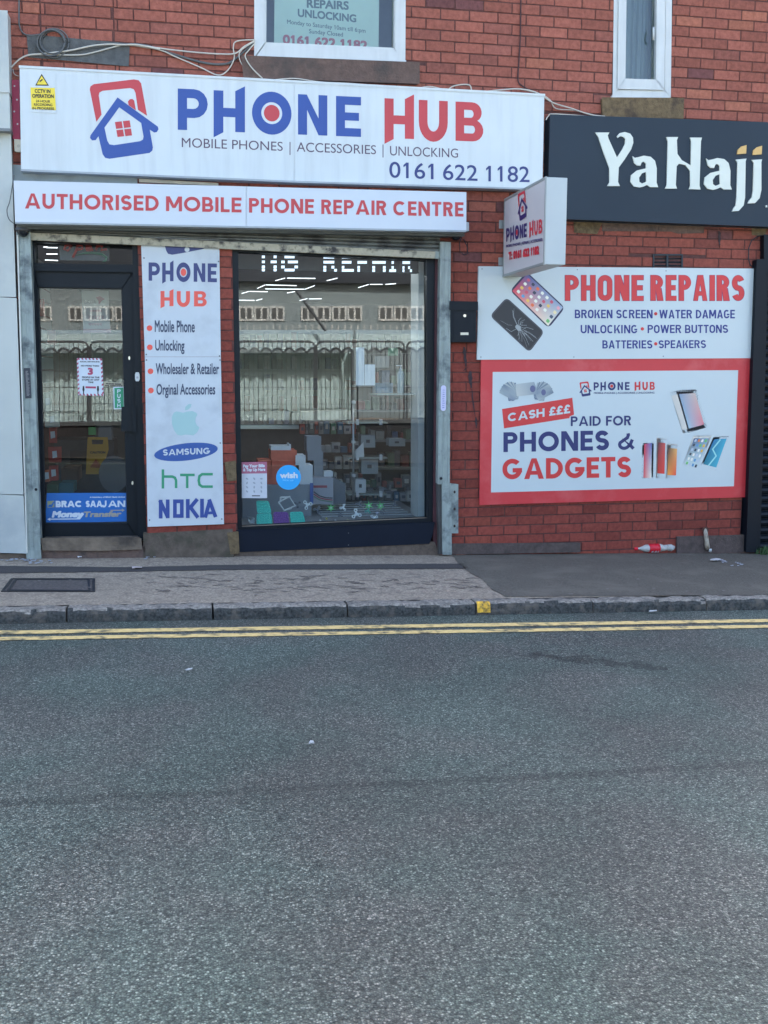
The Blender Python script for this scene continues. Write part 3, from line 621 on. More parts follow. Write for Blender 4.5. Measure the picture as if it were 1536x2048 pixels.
# --- main fascia ---
YF = -.12; pj = at(YF)
S1 = thing('fascia_sign', 'long white fascia sign reading PHONE HUB with a house logo and a phone number', 'sign', P(560, 250, YF))
fpx = [(40, 133), (588, 163.5), (1088, 190), (1084, 378), (588, 363), (43, 340)]
solid('left_panel', [fpx[0], fpx[1], fpx[4], fpx[5]], YF, -.015, m_white, S1, .003)
solid('right_panel', [(589, 163.6), fpx[2], fpx[3], (589, 363)], YF, -.015, m_white, S1, .003)
solid('top_trim', [(38, 131), (1090, 188), (1090, 192), (38, 135)], YF - .006, -.01, m_white, S1, .0015)
b = MB()
solid('bottom_trim', [(41, 338), (588, 361.5), (1086, 377), (1086, 380), (588, 365), (41, 342)], YF - .006, -.01, m_edge, S1)
br, bb = MB(), MB()
house_logo(pj, lambda u, v: (179.6 + u * 137.5, 158.8 + v * 158.8), br, bb)
br.build('logo_phone', m_red, S1, recalc=False); bb.build('logo_house', m_blue, S1, recalc=False)
bm, dt = MB(), MB()
xsP = [(355.5, 415.6), (427.2, 490), (504, 583), (596, 654.6), (672, 722)]; xsH = [(769, 828), (837.6, 895.5), (911, 966.6)]
wordmark('PHONE', xsP, (355.5, 259.5, 966.6, 283.7), (82.5, 78), pj, bm, dt); bm.build('lettering', m_blue, S1, recalc=False); dt.build('logo_dot', m_red, S1, recalc=False)
bm = MB(); wordmark('HUB', xsH, (355.5, 259.5, 966.6, 283.7), (82.5, 78), pj, bm); bm.build('lettering', m_red, S1, recalc=False)
for t_, a, c, ya, yb in (('MOBILE PHONES', 363.5, 565.5, 294.2, 301.8), ('ACCESSORIES', 593.5, 752, 303, 308.6), ('UNLOCKING', 780, 916, 310.6, 315.4)): T(S1, m_plum, t_, a, ya, c, yb, 18.6, 17.8, pj, .0)
for x, y in ((580, 310), (766, 315)): decal('divider', [rc(x - .9, y - 26, x + .9, y)], pj, m_plum, S1)
T(S1, m_navy, '0161', 778.5, 355, 867, 358.6, 31.5, 31, pj, .008); T(S1, m_navy, '622', 886, 359.4, 955, 362, 31, 31, pj, .008); T(S1, m_navy, '1182', 972, 362.7, 1059, 364.5, 31, 31, pj, .008)
# --- cctv sticker ---
S = thing('cctv_notice', 'small yellow CCTV IN OPERATION notice at the left end of the long white fascia', 'notice', P(84, 185, YF - .002))
yj = at(YF - .003); m_yn = mat('notice_yellow', A(226, 214, 70), .5, var=.04); m_k = mat('ink_black', A(46, 48, 52, .6), .5)
solid('backing', [(57, 144), (111, 146), (113, 227), (60, 224)], YF - .0035, YF - .001, m_white, S)
yj = at(YF - .004)
decal('yellow_field', [[(61, 175), (109.5, 176), (112, 220.5), (63, 218)]], yj, m_yn, S); decal('triangle', [[(83.3, 147.5), (98, 171.5), (70.5, 171)]], yj, m_k, S)
decal('triangle_field', [[(83.4, 151.5), (94.5, 169.3), (73.5, 169)]], yj, m_yn, S, .0016); decal('camera_symbol', [ZL([(378, 778), (405, 758), (414, 768), (396, 780), (384, 790)])], yj, m_k, S, .0024)
for t_, a, c, y, h, bo in (('CCTV IN', 69.5, 101, 185.6, 7.5, .05), ('OPERATION', 64.5, 107.5, 195.5, 7.5, .05), ('24 HOUR', 72, 100.5, 204.6, 5, .03), ('RECORDING', 68, 105, 211.6, 5, .03), ('IN PROGRESS', 65, 108, 219, 5, .03)): T(S, m_k, t_, a, y, c, y + 1, h, h, yj, bo, lift=.0018)
# --- strip sign over the shutter ---
YS = -.24; pj = at(YS)
S2 = thing('strip_sign', 'narrow white strip sign reading AUTHORISED MOBILE PHONE REPAIR CENTRE above the shutter', 'sign', P(480, 410, YS))
m_white3 = mat('strip_white', A(194, 213, 238), .4, var=.02, scale=2)
solid('left_panel', [(28, 362), (492, 373.6), (492, 454), (31, 445)], YS, -.03, m_white3, S2, .003); solid('right_panel', [(492.8, 373.7), (932, 385), (932, 462), (492.8, 454.2)], YS, -.03, m_white3, S2, .003)
solid('bottom_trim', [(30, 443.5), (932, 460.5), (932, 464), (30, 447)], YS - .004, -.04, m_edge, S2); solid('end_bracket', [(932.5, 444), (938, 445), (938, 462), (932.5, 462)], YS + .02, -.02, m_edge, S2)
for t_, a, c in (('AUTHORISED', 50, 317.5), ('MOBILE', 332, 483), ('PHONE', 498, 628), ('REPAIR', 642.5, 773), ('CENTRE', 786.5, 927)):
    ST(S2, m_red, t_, a, 417 + (a - 50) * .0185, c, 417 + (c - 50) * .0185, 30.4 - (a - 50) * .0025, pj, t=.215, gap=.13)
# concrete strip and batten between the two signs
solid('render_band', [(24, 330), (274, 340), (274, 368), (24, 362)], -.03, .02, mat('band_grey', A(132, 150, 164), .8, var=.15, scale=8, bump=.4), BLD, .003)
solid('timber_batten', [(278, 357), (437, 366), (437, 371), (278, 364)], -.04, .01, mat('batten', A(176, 180, 176), .7, var=.15), BLD)
# --- neighbour's dark fascia ---
YH = -.13; pj = at(YH)
S3 = thing('dark_fascia_sign', 'dark slate blue fascia sign with white YaHajj lettering at the upper right', 'sign', P(1330, 340, YH))
m_dk = mat('fascia_slate', A(46, 65, 86, .6), .5, spec=.3, var=.05, scale=3)
solid('panel', [(1101, 229.5), (2000, 262), (2000, 470), (1096, 436)], YH, -.012, m_dk, S3, .004)
m_cream = mat('letter_white', A(205, 222, 228), .4, var=.03)
Yl = [(582,732),(660,732),(651,748),(655,765),(702,870),(728,830),(746,795),(748,768),(735,755),(720,752),(706,762),(702,752),(718,735),(745,729),(775,738),(790,760),(792,790),(780,825),(745,880),(712,925),(708,1005),(718,1028),(648,1028),(660,1008),(660,930),(630,850),(598,755)]
al = [(788,862),(800,872),(820,868),(850,860),(888,866),(912,888),(922,930),(921,1010),(930,1034),(885,1034),(868,1022),(850,1030),(828,1036),(795,1030),(776,1005),(780,968),(812,942),(862,930),(862,905),(850,892),(838,898),(832,915),(812,914),(797,900)]
ah = [(862,950),(840,958),(824,982),(826,1005),(840,1014),(864,1004)]
Hl = [(975,757),(1040,757),(1033,775),(1036,850),(1060,885),(1110,914),(1112,780),(1106,760),(1172,760),(1166,780),(1158,1025),(1164,1047),(1100,1045),(1107,1025),(1106,945),(1080,912),(1046,904),(1032,918),(1027,1022),(1034,1042),(968,1042),(977,1022),(983,780)]
j1 = [(1358,882),(1418,876),(1413,892),(1410,1090),(1402,1135),(1375,1165),(1338,1168),(1345,1152),(1358,1135),(1363,1090),(1368,900)]
j2 = [(1446,884),(1504,880),(1500,896),(1500,1050),(1490,1095),(1465,1122),(1424,1124),(1432,1108),(1448,1090),(1454,1050),(1458,900)]
a2 = lambda q: [(x + 407, y + 13) for x, y in q]
def raised(name, loops, m, parent, Y, t, zf):
    b = MB(); L3 = [pp(zf(l), at(Y - t)) for l in loops]; b.flat(L3)
    for l in L3:
        n = len(l); vs = l + [p + Vector((0, t, 0)) for p in l]; b.add(vs, [(i, (i + 1) % n, (i + 1) % n + n, i + n) for i in range(n)])
    return b.build(name, m, parent)
for lp in ([Yl], [al, ah], [Hl], [a2(al), a2(ah)], [j1], [j2], [[(1524, 1135), (1532, 1133), (1533, 1145), (1525, 1146)]]): raised('letter', lp, m_cream, S3, YH, .012, Z3)
m_gold = mat('letter_gold', A(204, 176, 116), .45)
for lp in ([(1366,852),(1370,828),(1390,809),(1418,801),(1416,848)], [(1452,856),(1456,830),(1476,813),(1504,805),(1502,852)]): raised('letter_dot', [lp], m_gold, S3, YH, .012, Z3)
# --- vertical boards on the brick pier ---
YB = -.02; pj = at(YB)
B1 = thing('pier_board', 'upper white board on the pier reading PHONE HUB, Mobile Phone, Unlocking', 'sign', P(362, 600, YB))
solid('board', [(282, 470), (438, 476), (441.3, 713), (290, 713)], YB, -.006, m_white2, B1, .0015)
decal('logo_phone', [Z4([(1100, 170), (1110, 205), (1122, 226), (1150, 232), (1235, 218), (1350, 195), (1385, 180)])], pj, m_ind, B1); decal('logo_button', [circ(374, 499, 5)], pj, m_white2, B1, .002)
bm, dt = MB(), MB()
wordmark('PHONE', [(297.2, 320), (324.4, 347), (352.8, 381), (387.3, 410.6), (415.4, 433.8)], (297, 561.3, 434, 564.6), (36.5, 37.5), pj, bm, dt); bm.build('lettering', m_ind, B1, recalc=False); dt.build('logo_dot', m_coral, B1, recalc=False)
bm = MB(); wordmark('HUB', [(321, 347), (353.5, 380), (388, 413.5)], (321, 612, 414, 613), (30, 30.5), pj, bm); bm.build('lettering', m_coral, B1, recalc=False)
for x, y in ((299, 656.3), (299.6, 694.7)): decal('bullet', [circ(x, y, 5.7)], pj, m_coral, B1)
T(B1, m_ink, 'Mobile Phone', 309.5, 664, 389.5, 664.8, 23.5, 23.5, pj, .03); T(B1, m_ink, 'Unlocking', 310.5, 701.2, 369, 701.5, 21.5, 21.5, pj, .03)
screws(B1, [(288, 516), (437, 523), (292.5, 709), (439, 712)], YB)
B2 = thing('pier_board', 'lower white board on the pier listing Wholesaler & Retailer with apple, SAMSUNG, htc and NOKIA logos', 'sign', P(370, 900, YB))
solid('board', [(290, 714.2), (441.3, 714.2), (447.7, 1048), (295.6, 1053.3)], YB, -.006, m_white2, B2, .0015)
for x, y in ((301, 742.5), (301.8, 781)): decal('bullet', [circ(x, y, 5.7)], pj, m_coral, B2)
T(B2, m_ink, 'Wholesaler & Retailer', 311.5, 748.5, 438, 748.5, 22, 22, pj, .03); T(B2, m_ink, 'Orginal Accessories', 313, 789.5, 430.5, 789, 21.5, 21.5, pj, .03)
m_appl = mat('print_teal_pale', A(158, 202, 216), .5)
decal('fruit_logo', [Z5([(1160,152),(1178,143),(1200,146),(1222,152),(1250,144),(1285,140),(1310,152),(1318,165),(1306,185),(1304,212),(1314,235),(1332,250),(1318,280),(1292,303),(1265,300),(1240,297),(1210,304),(1186,301),(1163,270),(1148,225),(1147,180)]), Z5([(1234,136),(1238,112),(1258,95),(1279,92),(1273,116),(1256,132)])], pj, m_appl, B2)
m_sb = mat('print_blue', A(48, 88, 170), .5); decal('oval', [circ(372, 903.8, 64, 40, 17.3, math.radians(-6.5))], pj, m_sb, B2)
ST(B2, m_white2, 'SAMSUNG', 326, 911.3, 420, 907.6, 12.4, pj, t=.23, gap=.13, lift=.0025)
b = MB(); tj = lambda l: [q + OUT * .001 for q in pp(Z5(l), pj)]
for k, l in enumerate(([(1088, 530), (1088, 658)], [(1088, 578), (1150, 578), (1168, 586), (1176, 604), (1176, 655)], [(1203, 567), (1300, 567)], [(1250, 567), (1250, 655)], [(1421, 562), (1350, 562), (1332, 575), (1327, 604), (1332, 632), (1350, 645), (1421, 645)])):
    b.flat([[q + OUT * .0002 * k for q in tj(ribbon(l, 17))]])
b.build('lettering', mat('print_green', A(52, 152, 120), .5), B2, recalc=False)
b = MB()
for k, l in enumerate(([(1073, 858), (1073, 733)], [(1068, 738), (1122, 852)], [(1120, 856), (1120, 731)], [(1168, 853), (1168, 731)], [(1214, 853), (1214, 731)], [(1157, 743), (1226, 743)], [(1157, 841), (1226, 841)], [(1254, 855), (1254, 728)], [(1262, 795), (1318, 728)], [(1270, 780), (1322, 852)], [(1349, 852), (1349, 726)], [(1370, 852), (1402, 735)], [(1396, 730), (1440, 848)], [(1376, 822), (1428, 818)])):
    b.flat([[q + OUT * .0002 * k for q in tj(ribbon(l, 25 if k not in (13,) else 18))]])
b.build('lettering', mat('print_royal', A(50, 76, 160), .5), B2, recalc=False)
screws(B2, [(293, 720), (440, 720), (440.5, 886), (299, 1040), (443.5, 1038)], YB)
# --- PHONE REPAIRS board ---
YR = -.03; pj = at(YR)
S4 = thing('repairs_sign', 'white board reading PHONE REPAIRS with a cracked and a coloured handset', 'sign', P(1232, 628, YR))
m_rb = mat('board_white_b', A(190, 211, 229), .4, var=.02, scale=2)
solid('board', Z8([(46, 33), (1479, 45), (1462, 505), (38, 513)]), YR, -.004, m_rb, S4, .0015)
m_r2 = mat('print_red', A(212, 58, 64, .88), .45); m_b2 = mat('print_royal2', A(46, 60, 155, .8), .45); m_lilac = mat('print_edge', A(96, 60, 120), .5)
for s_, a, c, in (('PHONE', 1130, 1286.8), ('REPAIRS', 1301, 1488.3)):
    ST(S4, m_lilac, s_, a - .8, 602, c + .8, 602.2, 52.2, pj, t=.222, gap=.068, table=SC_, lift=.0006); ST(S4, m_r2, s_, a, 601.3, c, 601.5, 51, pj, t=.2, gap=.095, table=SC_, lift=.0018)
def s8(par, m, s, x0, x1, y0, y1, h, t, gap, **k):
    (a, b_), (c, d) = Z8([(x0, y0), (x1, y1)]); return ST(par, m, s, a, b_, c, d, h / 2.577, pj, t=t, gap=gap, **k)
def t8(par, m, s, x0, x1, y0, y1, h, bold, **k): a, = Zc(940, 520, 2.577)([(x0, y0)]); c, = Z8([(x1, y1)]); return T(par, m, s, a[0], a[1], c[0], c[1], h / 2.577, None, pj, bold, **k)
for s, x0, x1, y0, y1, h in (('BROKEN SCREEN', 540, 941, 300, 301, 45), ('WATER DAMAGE', 975, 1365, 301, 301, 45), ('UNLOCKING', 570, 862, 378, 378, 44), ('POWER BUTTONS', 915, 1330, 377, 376, 43), ('BATTERIES', 682, 940, 456, 456, 43), ('SPEAKERS', 972, 1216, 455, 454, 42)): s8(S4, m_b2, s, x0, x1, y0, y1, h * .98, .185, .095, table=SC_)
for x, y in ((957, 277), (888, 355), (957, 432)): decal('bullet', [circ(940 + x / 2.577, 520 + y / 2.577, 3.4)], pj, m_r2, S4)
m_print = mat('print_colour', (.5, .5, .5), .45, attr=True)
def grad(b, quad, cols, pj, lift, n=8):  # cols: TL,TR,BR,BL as seen
    f = bil(quad); C4 = [Vector(A(*c)) for c in cols]
    def cc(u, v): return tuple((C4[3] * (1 - u) + C4[2] * u) * (1 - v) + (C4[0] * (1 - u) + C4[1] * u) * v)
    for i in range(n):
        for j in range(n):
            q = [(i / n, j / n), ((i + 1) / n, j / n), ((i + 1) / n, (j + 1) / n), (i / n, (j + 1) / n)]
            b.add([pj(*f(*p)) + OUT * lift for p in q], [(0, 1, 2, 3)], [cc(*p) for p in q])
def z8p(x, y, h=0): return (940 + x / 2.577, 520 + y / 2.577)
def handset(par, quad, cols, frame=(38, 44, 62), inset=.05, icons=0, r=.14, name='handset_picture', insv=None):
    q = [z8p(*p) for p in quad]; f = bil(q); iv = insv or inset
    o = decal(name, [rrect(q, r)], pj, mat('print_frame_%d_%d_%d' % frame, A(*frame), .45), par, .0008)
    b = MB(); grad(b, [f(inset, 1 - iv), f(1 - inset, 1 - iv), f(1 - inset, iv), f(inset, iv)], cols, pj, .0016)
    if icons:
        cs = [(230, 235, 240), (90, 150, 210), (220, 130, 80), (230, 230, 235), (60, 70, 90), (110, 190, 120), (225, 190, 90), (180, 200, 230)]
        for i in range(icons[0]):
            for j in range(icons[1]):
                if icons[2] and icons[1] - 2 <= j <= icons[1] - icons[2] : continue
                u, v = .14 + i * .76 / icons[0] + .02, .93 - (j + 1) * .86 / icons[1]; s = .55 / icons[0] * .85; sv = .5 / icons[1]
                b.flat([[pj(*p) + OUT * .0022 for p in rrect([f(u, v + sv), f(u + s, v + sv), f(u + s, v), f(u, v)], .25, 2)]], A(*random.choice(cs)))
    b.build('screen_picture', m_print, o, recalc=False); return o
handset(S4, [(292, 60), (490, 246), (405, 352), (206, 158)], [(70, 90, 160), (150, 175, 215), (240, 235, 225), (215, 70, 95)][0:4], (40, 44, 84), .035, None, .2, insv=.05)
b = MB(); f = bil([z8p(292, 60), z8p(490, 246), z8p(405, 352), z8p(206, 158)])
cs = [(235, 238, 242), (90, 160, 220), (228, 120, 80), (245, 245, 245), (50, 60, 90), (235, 200, 110), (200, 90, 120)]
for i in range(6):
    for j in range(4):
        if i == 5 and j == 0: continue
        u, v = .1 + i * .12, .15 + j * .2
        b.flat([[pj(*p) + OUT * .0024 for p in rrect([f(u, v + .11), f(u + .062, v + .11), f(u + .062, v), f(u, v)], .3, 2)]], A(*random.choice(cs)))
for j, c in enumerate([(110, 190, 120), (70, 90, 120), (240, 225, 190), (245, 170, 190)]):
    u, v = .87, .12 + j * .21; b.flat([[pj(*p) + OUT * .0024 for p in rrect([f(u, v + .12), f(u + .065, v + .12), f(u + .065, v), f(u, v)], .3, 2)]], A(*c))
b.build('app_icons', m_print, S4, recalc=False)
qc = [(188, 192), (384, 370), (306, 477), (102, 288)]
oc = decal('handset_picture', [rrect([z8p(*p) for p in qc], .2)], pj, mat('print_charcoal', A(62, 68, 82), .4), S4, .0008)
f = bil([z8p(*p) for p in qc]); decal('dark_glass', [rrect([f(.03, .95), f(.97, .95), f(.97, .05), f(.03, .05)], .18)], pj, mat('print_black', A(34, 38, 48), .4), oc, .0014)
b = MB(); c0 = Vector((.55, .42)); rr = random.Random(4)
for k in range(30):
    a = rr.uniform(0, 6.28); L_ = rr.uniform(.2, .55); p1 = c0 + Vector((math.cos(a), math.sin(a))) * rr.choice((0, 0, .15)); pm = c0 + Vector((math.cos(a + .15), math.sin(a + .15))) * L_ * .6; p2 = c0 + Vector((math.cos(a), math.sin(a))) * L_
    pts = [f(min(.95, max(.05, p.x)), min(.92, max(.08, p.y))) for p in (p1, pm, p2)]
    if (Vector(pts[0]) - Vector(pts[1])).length < 1 or (Vector(pts[2]) - Vector(pts[1])).length < 1: continue
    b.flat([[q + OUT * (.0018 + k * .00003) for q in pp(ribbon(pts, rr.uniform(.25, .8)), pj)]])
for k in range(5):
    p = [f(c0.x + .07 * math.cos(a) * rr.uniform(.6, 1.2), c0.y + .1 * math.sin(a) * rr.uniform(.6, 1.2)) for a in (0, 1.2, 2.4, 3.8, 5.2)]; b.flat([[q + OUT * (.003 + k * .00003) for q in pp(p, pj)]])
b.build('crack_lines', mat('print_crack', A(150, 165, 180), .4), oc, recalc=False)
screws(S4, [z8p(62, 46), z8p(553, 50), z8p(1010, 56), z8p(1467, 58), z8p(56, 500), z8p(535, 500), z8p(996, 496), z8p(1448, 496)], YR, 1.2)
# --- CASH board ---
YC = -.02; pj = at(YC)
S5 = thing('cash_sign', 'red bordered white board reading CASH £££ PAID FOR PHONES & GADGETS', 'sign', P(1230, 860, YC))
solid('board', Z8([(58, 512), (1443, 505), (1420, 1222), (50, 1262)]), YC, -.004, mat('board_red', A(204, 58, 70, .88), .42, var=.06, scale=2.2, dirt=A(200, 84, 92), dscale=2.5), S5, .0015)
decal('white_field', [Z8([(117, 577), (1382, 568), (1360, 1166), (108, 1198)])], pj, m_rb, S5, .0008)
t5 = lambda l: [Vector(q) for q in l]
o = decal('red_tag', [Z8([(165, 768), (527, 710), (536, 797), (514, 806), (512, 815), (175, 868)])], pj, m_r2, S5, .0016)
ST(o, m_rb, 'CASH £££', 1015.5, 843.5, 1140, 826, 16.8, pj, t=.24, gap=.1, lift=.003)
m_b3 = mat('print_navy3', A(42, 52, 126, .8), .45)
s8(S5, m_b3, 'PAID FOR', 519, 830, 856, 852, 50, .2, .12, lift=.003); s8(S5, m_b3, 'PHONES', 172, 716, 990, 980, 102, .225, .12, lift=.002); s8(S5, m_b3, '&', 764, 848, 978, 976, 98, .2, .1, lift=.002); s8(S5, m_r2, 'GADGETS', 167, 830, 1131, 1119, 106, .23, .1, lift=.002)
def small_logo(par, x0, y0, x1, y1, mr_, mb_, pj, n=OUT, lift=.002, sh=0):
    br, bb = MB(), MB(); house_logo(pj, lambda u, v: (x0 + u * (x1 - x0), y0 + v * (y1 - y0) + sh * u), br, bb, n, lift); br.build('logo_phone', mr_, par, recalc=False); bb.build('logo_house', mb_, par, recalc=False)
a, c = z8p(564, 626), z8p(626, 704); small_logo(S5, *a, *c, m_r2, m_b3, pj)
bm, dt = MB(), MB(); X = lambda v: 940 + v / 2.577
wordmark('PHONE', [(X(637), X(664)), (X(672), X(700)), (X(710), X(750)), (X(760), X(788)), (X(798), X(822))], (X(637), 520 + 671 / 2.577, X(952), 520 + 669 / 2.577), (15.8, 15.8), pj, bm, dt, lift=.002)
bm.build('lettering', m_b3, S5, recalc=False); dt.build('logo_dot', m_r2, S5, recalc=False)
bm = MB(); wordmark('HUB', [(X(848), X(878)), (X(888), X(916)), (X(926), X(952))], (X(637), 520 + 671 / 2.577, X(952), 520 + 669 / 2.577), (15.8, 15.8), pj, bm, lift=.002); bm.build('lettering', m_r2, S5, recalc=False)
t8(S5, m_b3, 'MOBILE PHONES | ACCESSORIES | UNLOCKING', 638, 950, 690, 688, 9, .02, lift=.002)
# banknotes
nb = MB(); k = 0
for s_, cx in ((-1, 225), (1, 355)):
    for i in range(7):
        a = math.radians((-8 - i * 9) * s_ * -1); x0, y0 = cx + s_ * i * 3.5, 672 - i * 0.5 + (abs(i - 3) * 2); w_, h_ = 34, 44
        q = [(x0 + dx * math.cos(a) - dy * math.sin(a), y0 + dx * math.sin(a) + dy * math.cos(a)) for dx, dy in ((-w_, -h_), (w_ * .5, -h_), (w_ * .5, h_), (-w_, h_))] if s_ < 0 else [(x0 + dx * math.cos(a) - dy * math.sin(a), y0 + dx * math.sin(a) + dy * math.cos(a)) for dx, dy in ((-w_ * .5, -h_), (w_, -h_), (w_, h_), (-w_ * .5, h_))]
        grad(nb, [z8p(*p) for p in q], [(110, 132, 156), (176, 192, 200), (130, 152, 174), (84, 104, 140)] if i % 2 else [(164, 182, 194), (104, 126, 154), (172, 188, 200), (120, 140, 168)], pj, .0016 + k * .0002, 2); k += 1
q = [(232, 640), (330, 628), (352, 690), (240, 702)]
grad(nb, [z8p(*p) for p in q], [(176, 192, 204), (150, 168, 186), (126, 146, 170), (190, 202, 210)], pj, .005, 3)
nb.flat([[pj(*z8p(*p)) + OUT * .0054 for p in circ(322, 664, 14, 14, 18)]], A(96, 104, 150)); nb.flat([[pj(*z8p(*p)) + OUT * .0054 for p in circ(378, 682, 12, 14, 16)]], A(96, 104, 150))
nb.build('banknote_picture', m_print, S5, recalc=False)
# gadgets
handset(S5, [(1030, 684), (1066, 674), (1128, 888), (1097, 894)], [(200, 206, 212)] * 4, (150, 160, 172), .08, 0, .1, 'tablet_picture')
handset(S5, [(1060, 672), (1167, 667), (1222, 862), (1122, 892)], [(130, 160, 200), (200, 190, 190), (215, 130, 150), (150, 190, 220)], (34, 36, 56), .11, 0, .08, 'tablet_picture', .09)
handset(S5, [(888, 944), (947, 935), (943, 1130), (884, 1128)], [(200, 60, 80), (70, 110, 190), (235, 235, 235), (210, 70, 90)], (24, 24, 40), .16, 0, .2, insv=.03)
handset(S5, [(962, 912), (1014, 920), (1008, 1128), (958, 1124)], [(60, 40, 60), (200, 90, 90), (215, 60, 60), (190, 60, 50)], (205, 200, 205), .13, 0, .14, insv=.12)
handset(S5, [(1014, 945), (1076, 952), (1068, 1132), (1008, 1130)], [(40, 36, 60), (230, 180, 110), (225, 70, 60), (235, 160, 70)], (215, 212, 216), .13, 0, .14, insv=.12)
handset(S5, [(1152, 903), (1247, 900), (1172, 1088), (1094, 1058)], [(60, 80, 130), (120, 160, 200), (190, 215, 230), (185, 215, 225)], (215, 224, 232), .09, (4, 6, 3), .08, 'tablet_picture', .1)
handset(S5, [(1254, 912), (1336, 906), (1272, 1086), (1188, 1062)], [(30, 110, 170), (60, 170, 210), (60, 170, 210), (20, 120, 150)], (26, 34, 58), .1, 0, .08, 'tablet_picture', .08)
b = MB(); b.flat([[q + OUT * .0026 for q in pp([z8p(*p) for p in ribbon([(1290, 925), (1250, 975), (1268, 1010), (1228, 1060)], 7)], pj)]]); b.build('screen_swirl', mat('print_cyan', A(150, 220, 235), .45), S5, recalc=False)
# --- projecting sign ---
x_in = P(1008, 460, -.05).x; yo = -.05                       # find outer edge depth so that the face stays square to the wall
for i in range(4000):
    if P(1090, 440, -i * .0005).x <= x_in: yo = -i * .0005; break
XS = x_in
def pjs(x, y):                                             # plane X = XS
    v = ray(x, y); return CAMP + v * (XS / v.x)
OX = Vector((-1, 0, 0))
S6 = thing('projecting_sign', 'white box sign projecting from the wall with PHONE HUB on its side face', 'sign', pjs(1050, 450))
ztop = pjs(1090, 355).z; zbot = pjs(1090, 528).z; xe = P(1133, 440, yo).x
m_case = mat('case_white', A(178, 196, 212), .4, var=.03, scale=3); m_alu = mat('case_alu', A(146, 160, 172), .35, .3)
b = MB(); b.box((XS + .004, yo, zbot), (xe, -.05, ztop)); b.build('case', m_case, S6, bevel=.004)
b = MB()
for a, c in (((XS - .004, yo - .003, ztop - .016), (XS + .006, -.045, ztop + .004)), ((XS - .004, yo - .003, zbot - .004), (XS + .006, -.045, zbot + .016)), ((XS - .003, yo - .004, zbot + .016), (XS + .0055, yo + .012, ztop - .016)), ((XS - .003, -.06, zbot + .016), (XS + .0055, -.046, ztop - .016))): b.box(a, c)
b.build('face_trim', m_alu, S6)
MB().add([(XS + .001, yo + .012, zbot + .016), (XS + .001, -.06, zbot + .016), (XS + .001, -.06, ztop - .016), (XS + .001, yo + .012, ztop - .016)], [(0, 1, 2, 3)]).build('face', mat('face_white', A(196, 204, 222), .35, var=.02), S6, recalc=False)
for z in (ztop - .2, zbot + .13):
    MB().box((XS + .03, -.052, z - .04), (xe - .03, .0, z + .04)).box((XS - .03, -.008, z - .035), (XS + .03, .0, z + .035)).build('bracket', m_alu, S6, bevel=.002)
m_sr = mat('face_red', A(206, 52, 74), .4); m_si = mat('face_indigo', A(50, 42, 116), .4)
bm, dt = MB(), MB(); Z3x = lambda v: 980 + v / 2.763
wordmark('PHONE', [(Z3x(91), Z3x(110)), (Z3x(114), Z3x(134)), (Z3x(138), Z3x(162)), (Z3x(166), Z3x(184)), (Z3x(188), Z3x(205))], (Z3x(91), 1336 / 2.763, Z3x(290), 1288 / 2.763), (26.5, 28.5), pjs, bm, dt, n=OX, lift=.003)
bm.build('lettering', m_si, S6, recalc=False); dt.build('logo_dot', m_sr, S6, recalc=False)
bm = MB(); wordmark('HUB', [(Z3x(219), Z3x(241)), (Z3x(246), Z3x(265)), (Z3x(270), Z3x(290))], (Z3x(91), 1336 / 2.763, Z3x(290), 1288 / 2.763), (26.5, 28.5), pjs, bm, n=OX, lift=.003); bm.build('lettering', m_sr, S6, recalc=False)
T(S6, m_si, 'MOBILE PHONES | REPAIRS | ACCESSORIES', Z3x(91), 1368 / 2.763, Z3x(291), 1332 / 2.763, 5.2, 6.2, pjs, .05, n=OX, lift=.003)
T(S6, m_sr, 'T: 0161 622 1182', Z3x(104), 1437 / 2.763, Z3x(273), 1405 / 2.763, 16, 17, pjs, .09, n=OX, lift=.003)
small_logo(S6, Z3x(155), 1062 / 2.763, Z3x(208), 1225 / 2.763, m_sr, m_si, pjs, OX, .003, -6)
# ================= roller shutter =================
m_galv = mat('galvanised', A(150, 170, 180, .9), .55, .25, var=.22, scale=9, stretch=(3, 3, .6), bump=.15, dirt=A(92, 108, 122, .8), dscale=6)
m_slat = mat('shutter_slat', A(118, 128, 134, .85), .6, .2, var=.3, scale=12, stretch=(.4, 1, 6), dirt=A(80, 86, 92, .7), dscale=5)
m_frame = mat('frame_navy', A(30, 44, 60, .4), .42, spec=.22, var=.12, scale=5, stretch=(1, 1, .4))
m_riser = mat('riser_navy', A(20, 40, 68, .42), .45, spec=.22, var=.1, scale=4)
SH = thing('roller_shutter', 'raised metal roller shutter with chipped cream bottom bar and worn side rails', 'shutter', P(470, 1110, -.05))
def rail(name, q, Yf, Yb, parent):
    o = solid(name, q, Yf, Yb, m_galv, parent, .003); f = bil(q)
    b = MB()
    for u0, u1 in ((.0, .16), (.42, .5), (.84, 1.0)): b.prism(pp([f(u0, 1), f(u1, 1), f(u1, 0), f(u0, 0)], at(Yf - .006)), Vector((0, .006, 0)))
    b.build('flange', m_galv, o); return o
gl = rail('guide_rail', [(33, 464), (60, 464), (81, 1102), (54, 1102)], -.075, .05, SH)
solid('foot_plate', [(52, 1101), (81, 1101), (82, 1117), (54, 1118)], -.085, .05, m_galv, gl, .003)
gr = rail('guide_rail', [(881, 484), (901, 485), (899, 968), (876, 968)], -.075, .05, SH)
solid('lower_rail', [(884.5, 967), (902, 967), (903, 1109), (885.5, 1109)], -.08, .05, m_galv, gr, .003); solid('inner_strip', [(875, 967), (884, 967), (885, 1109), (878, 1109)], -.05, .05, mat('rail_dark', A(78, 82, 88, .8), .7, var=.3), gr)
pl = solid('lock_plate', [(903, 968), (916, 969), (916, 1066), (903, 1066)], -.055, -.0, m_galv, SH, .003)
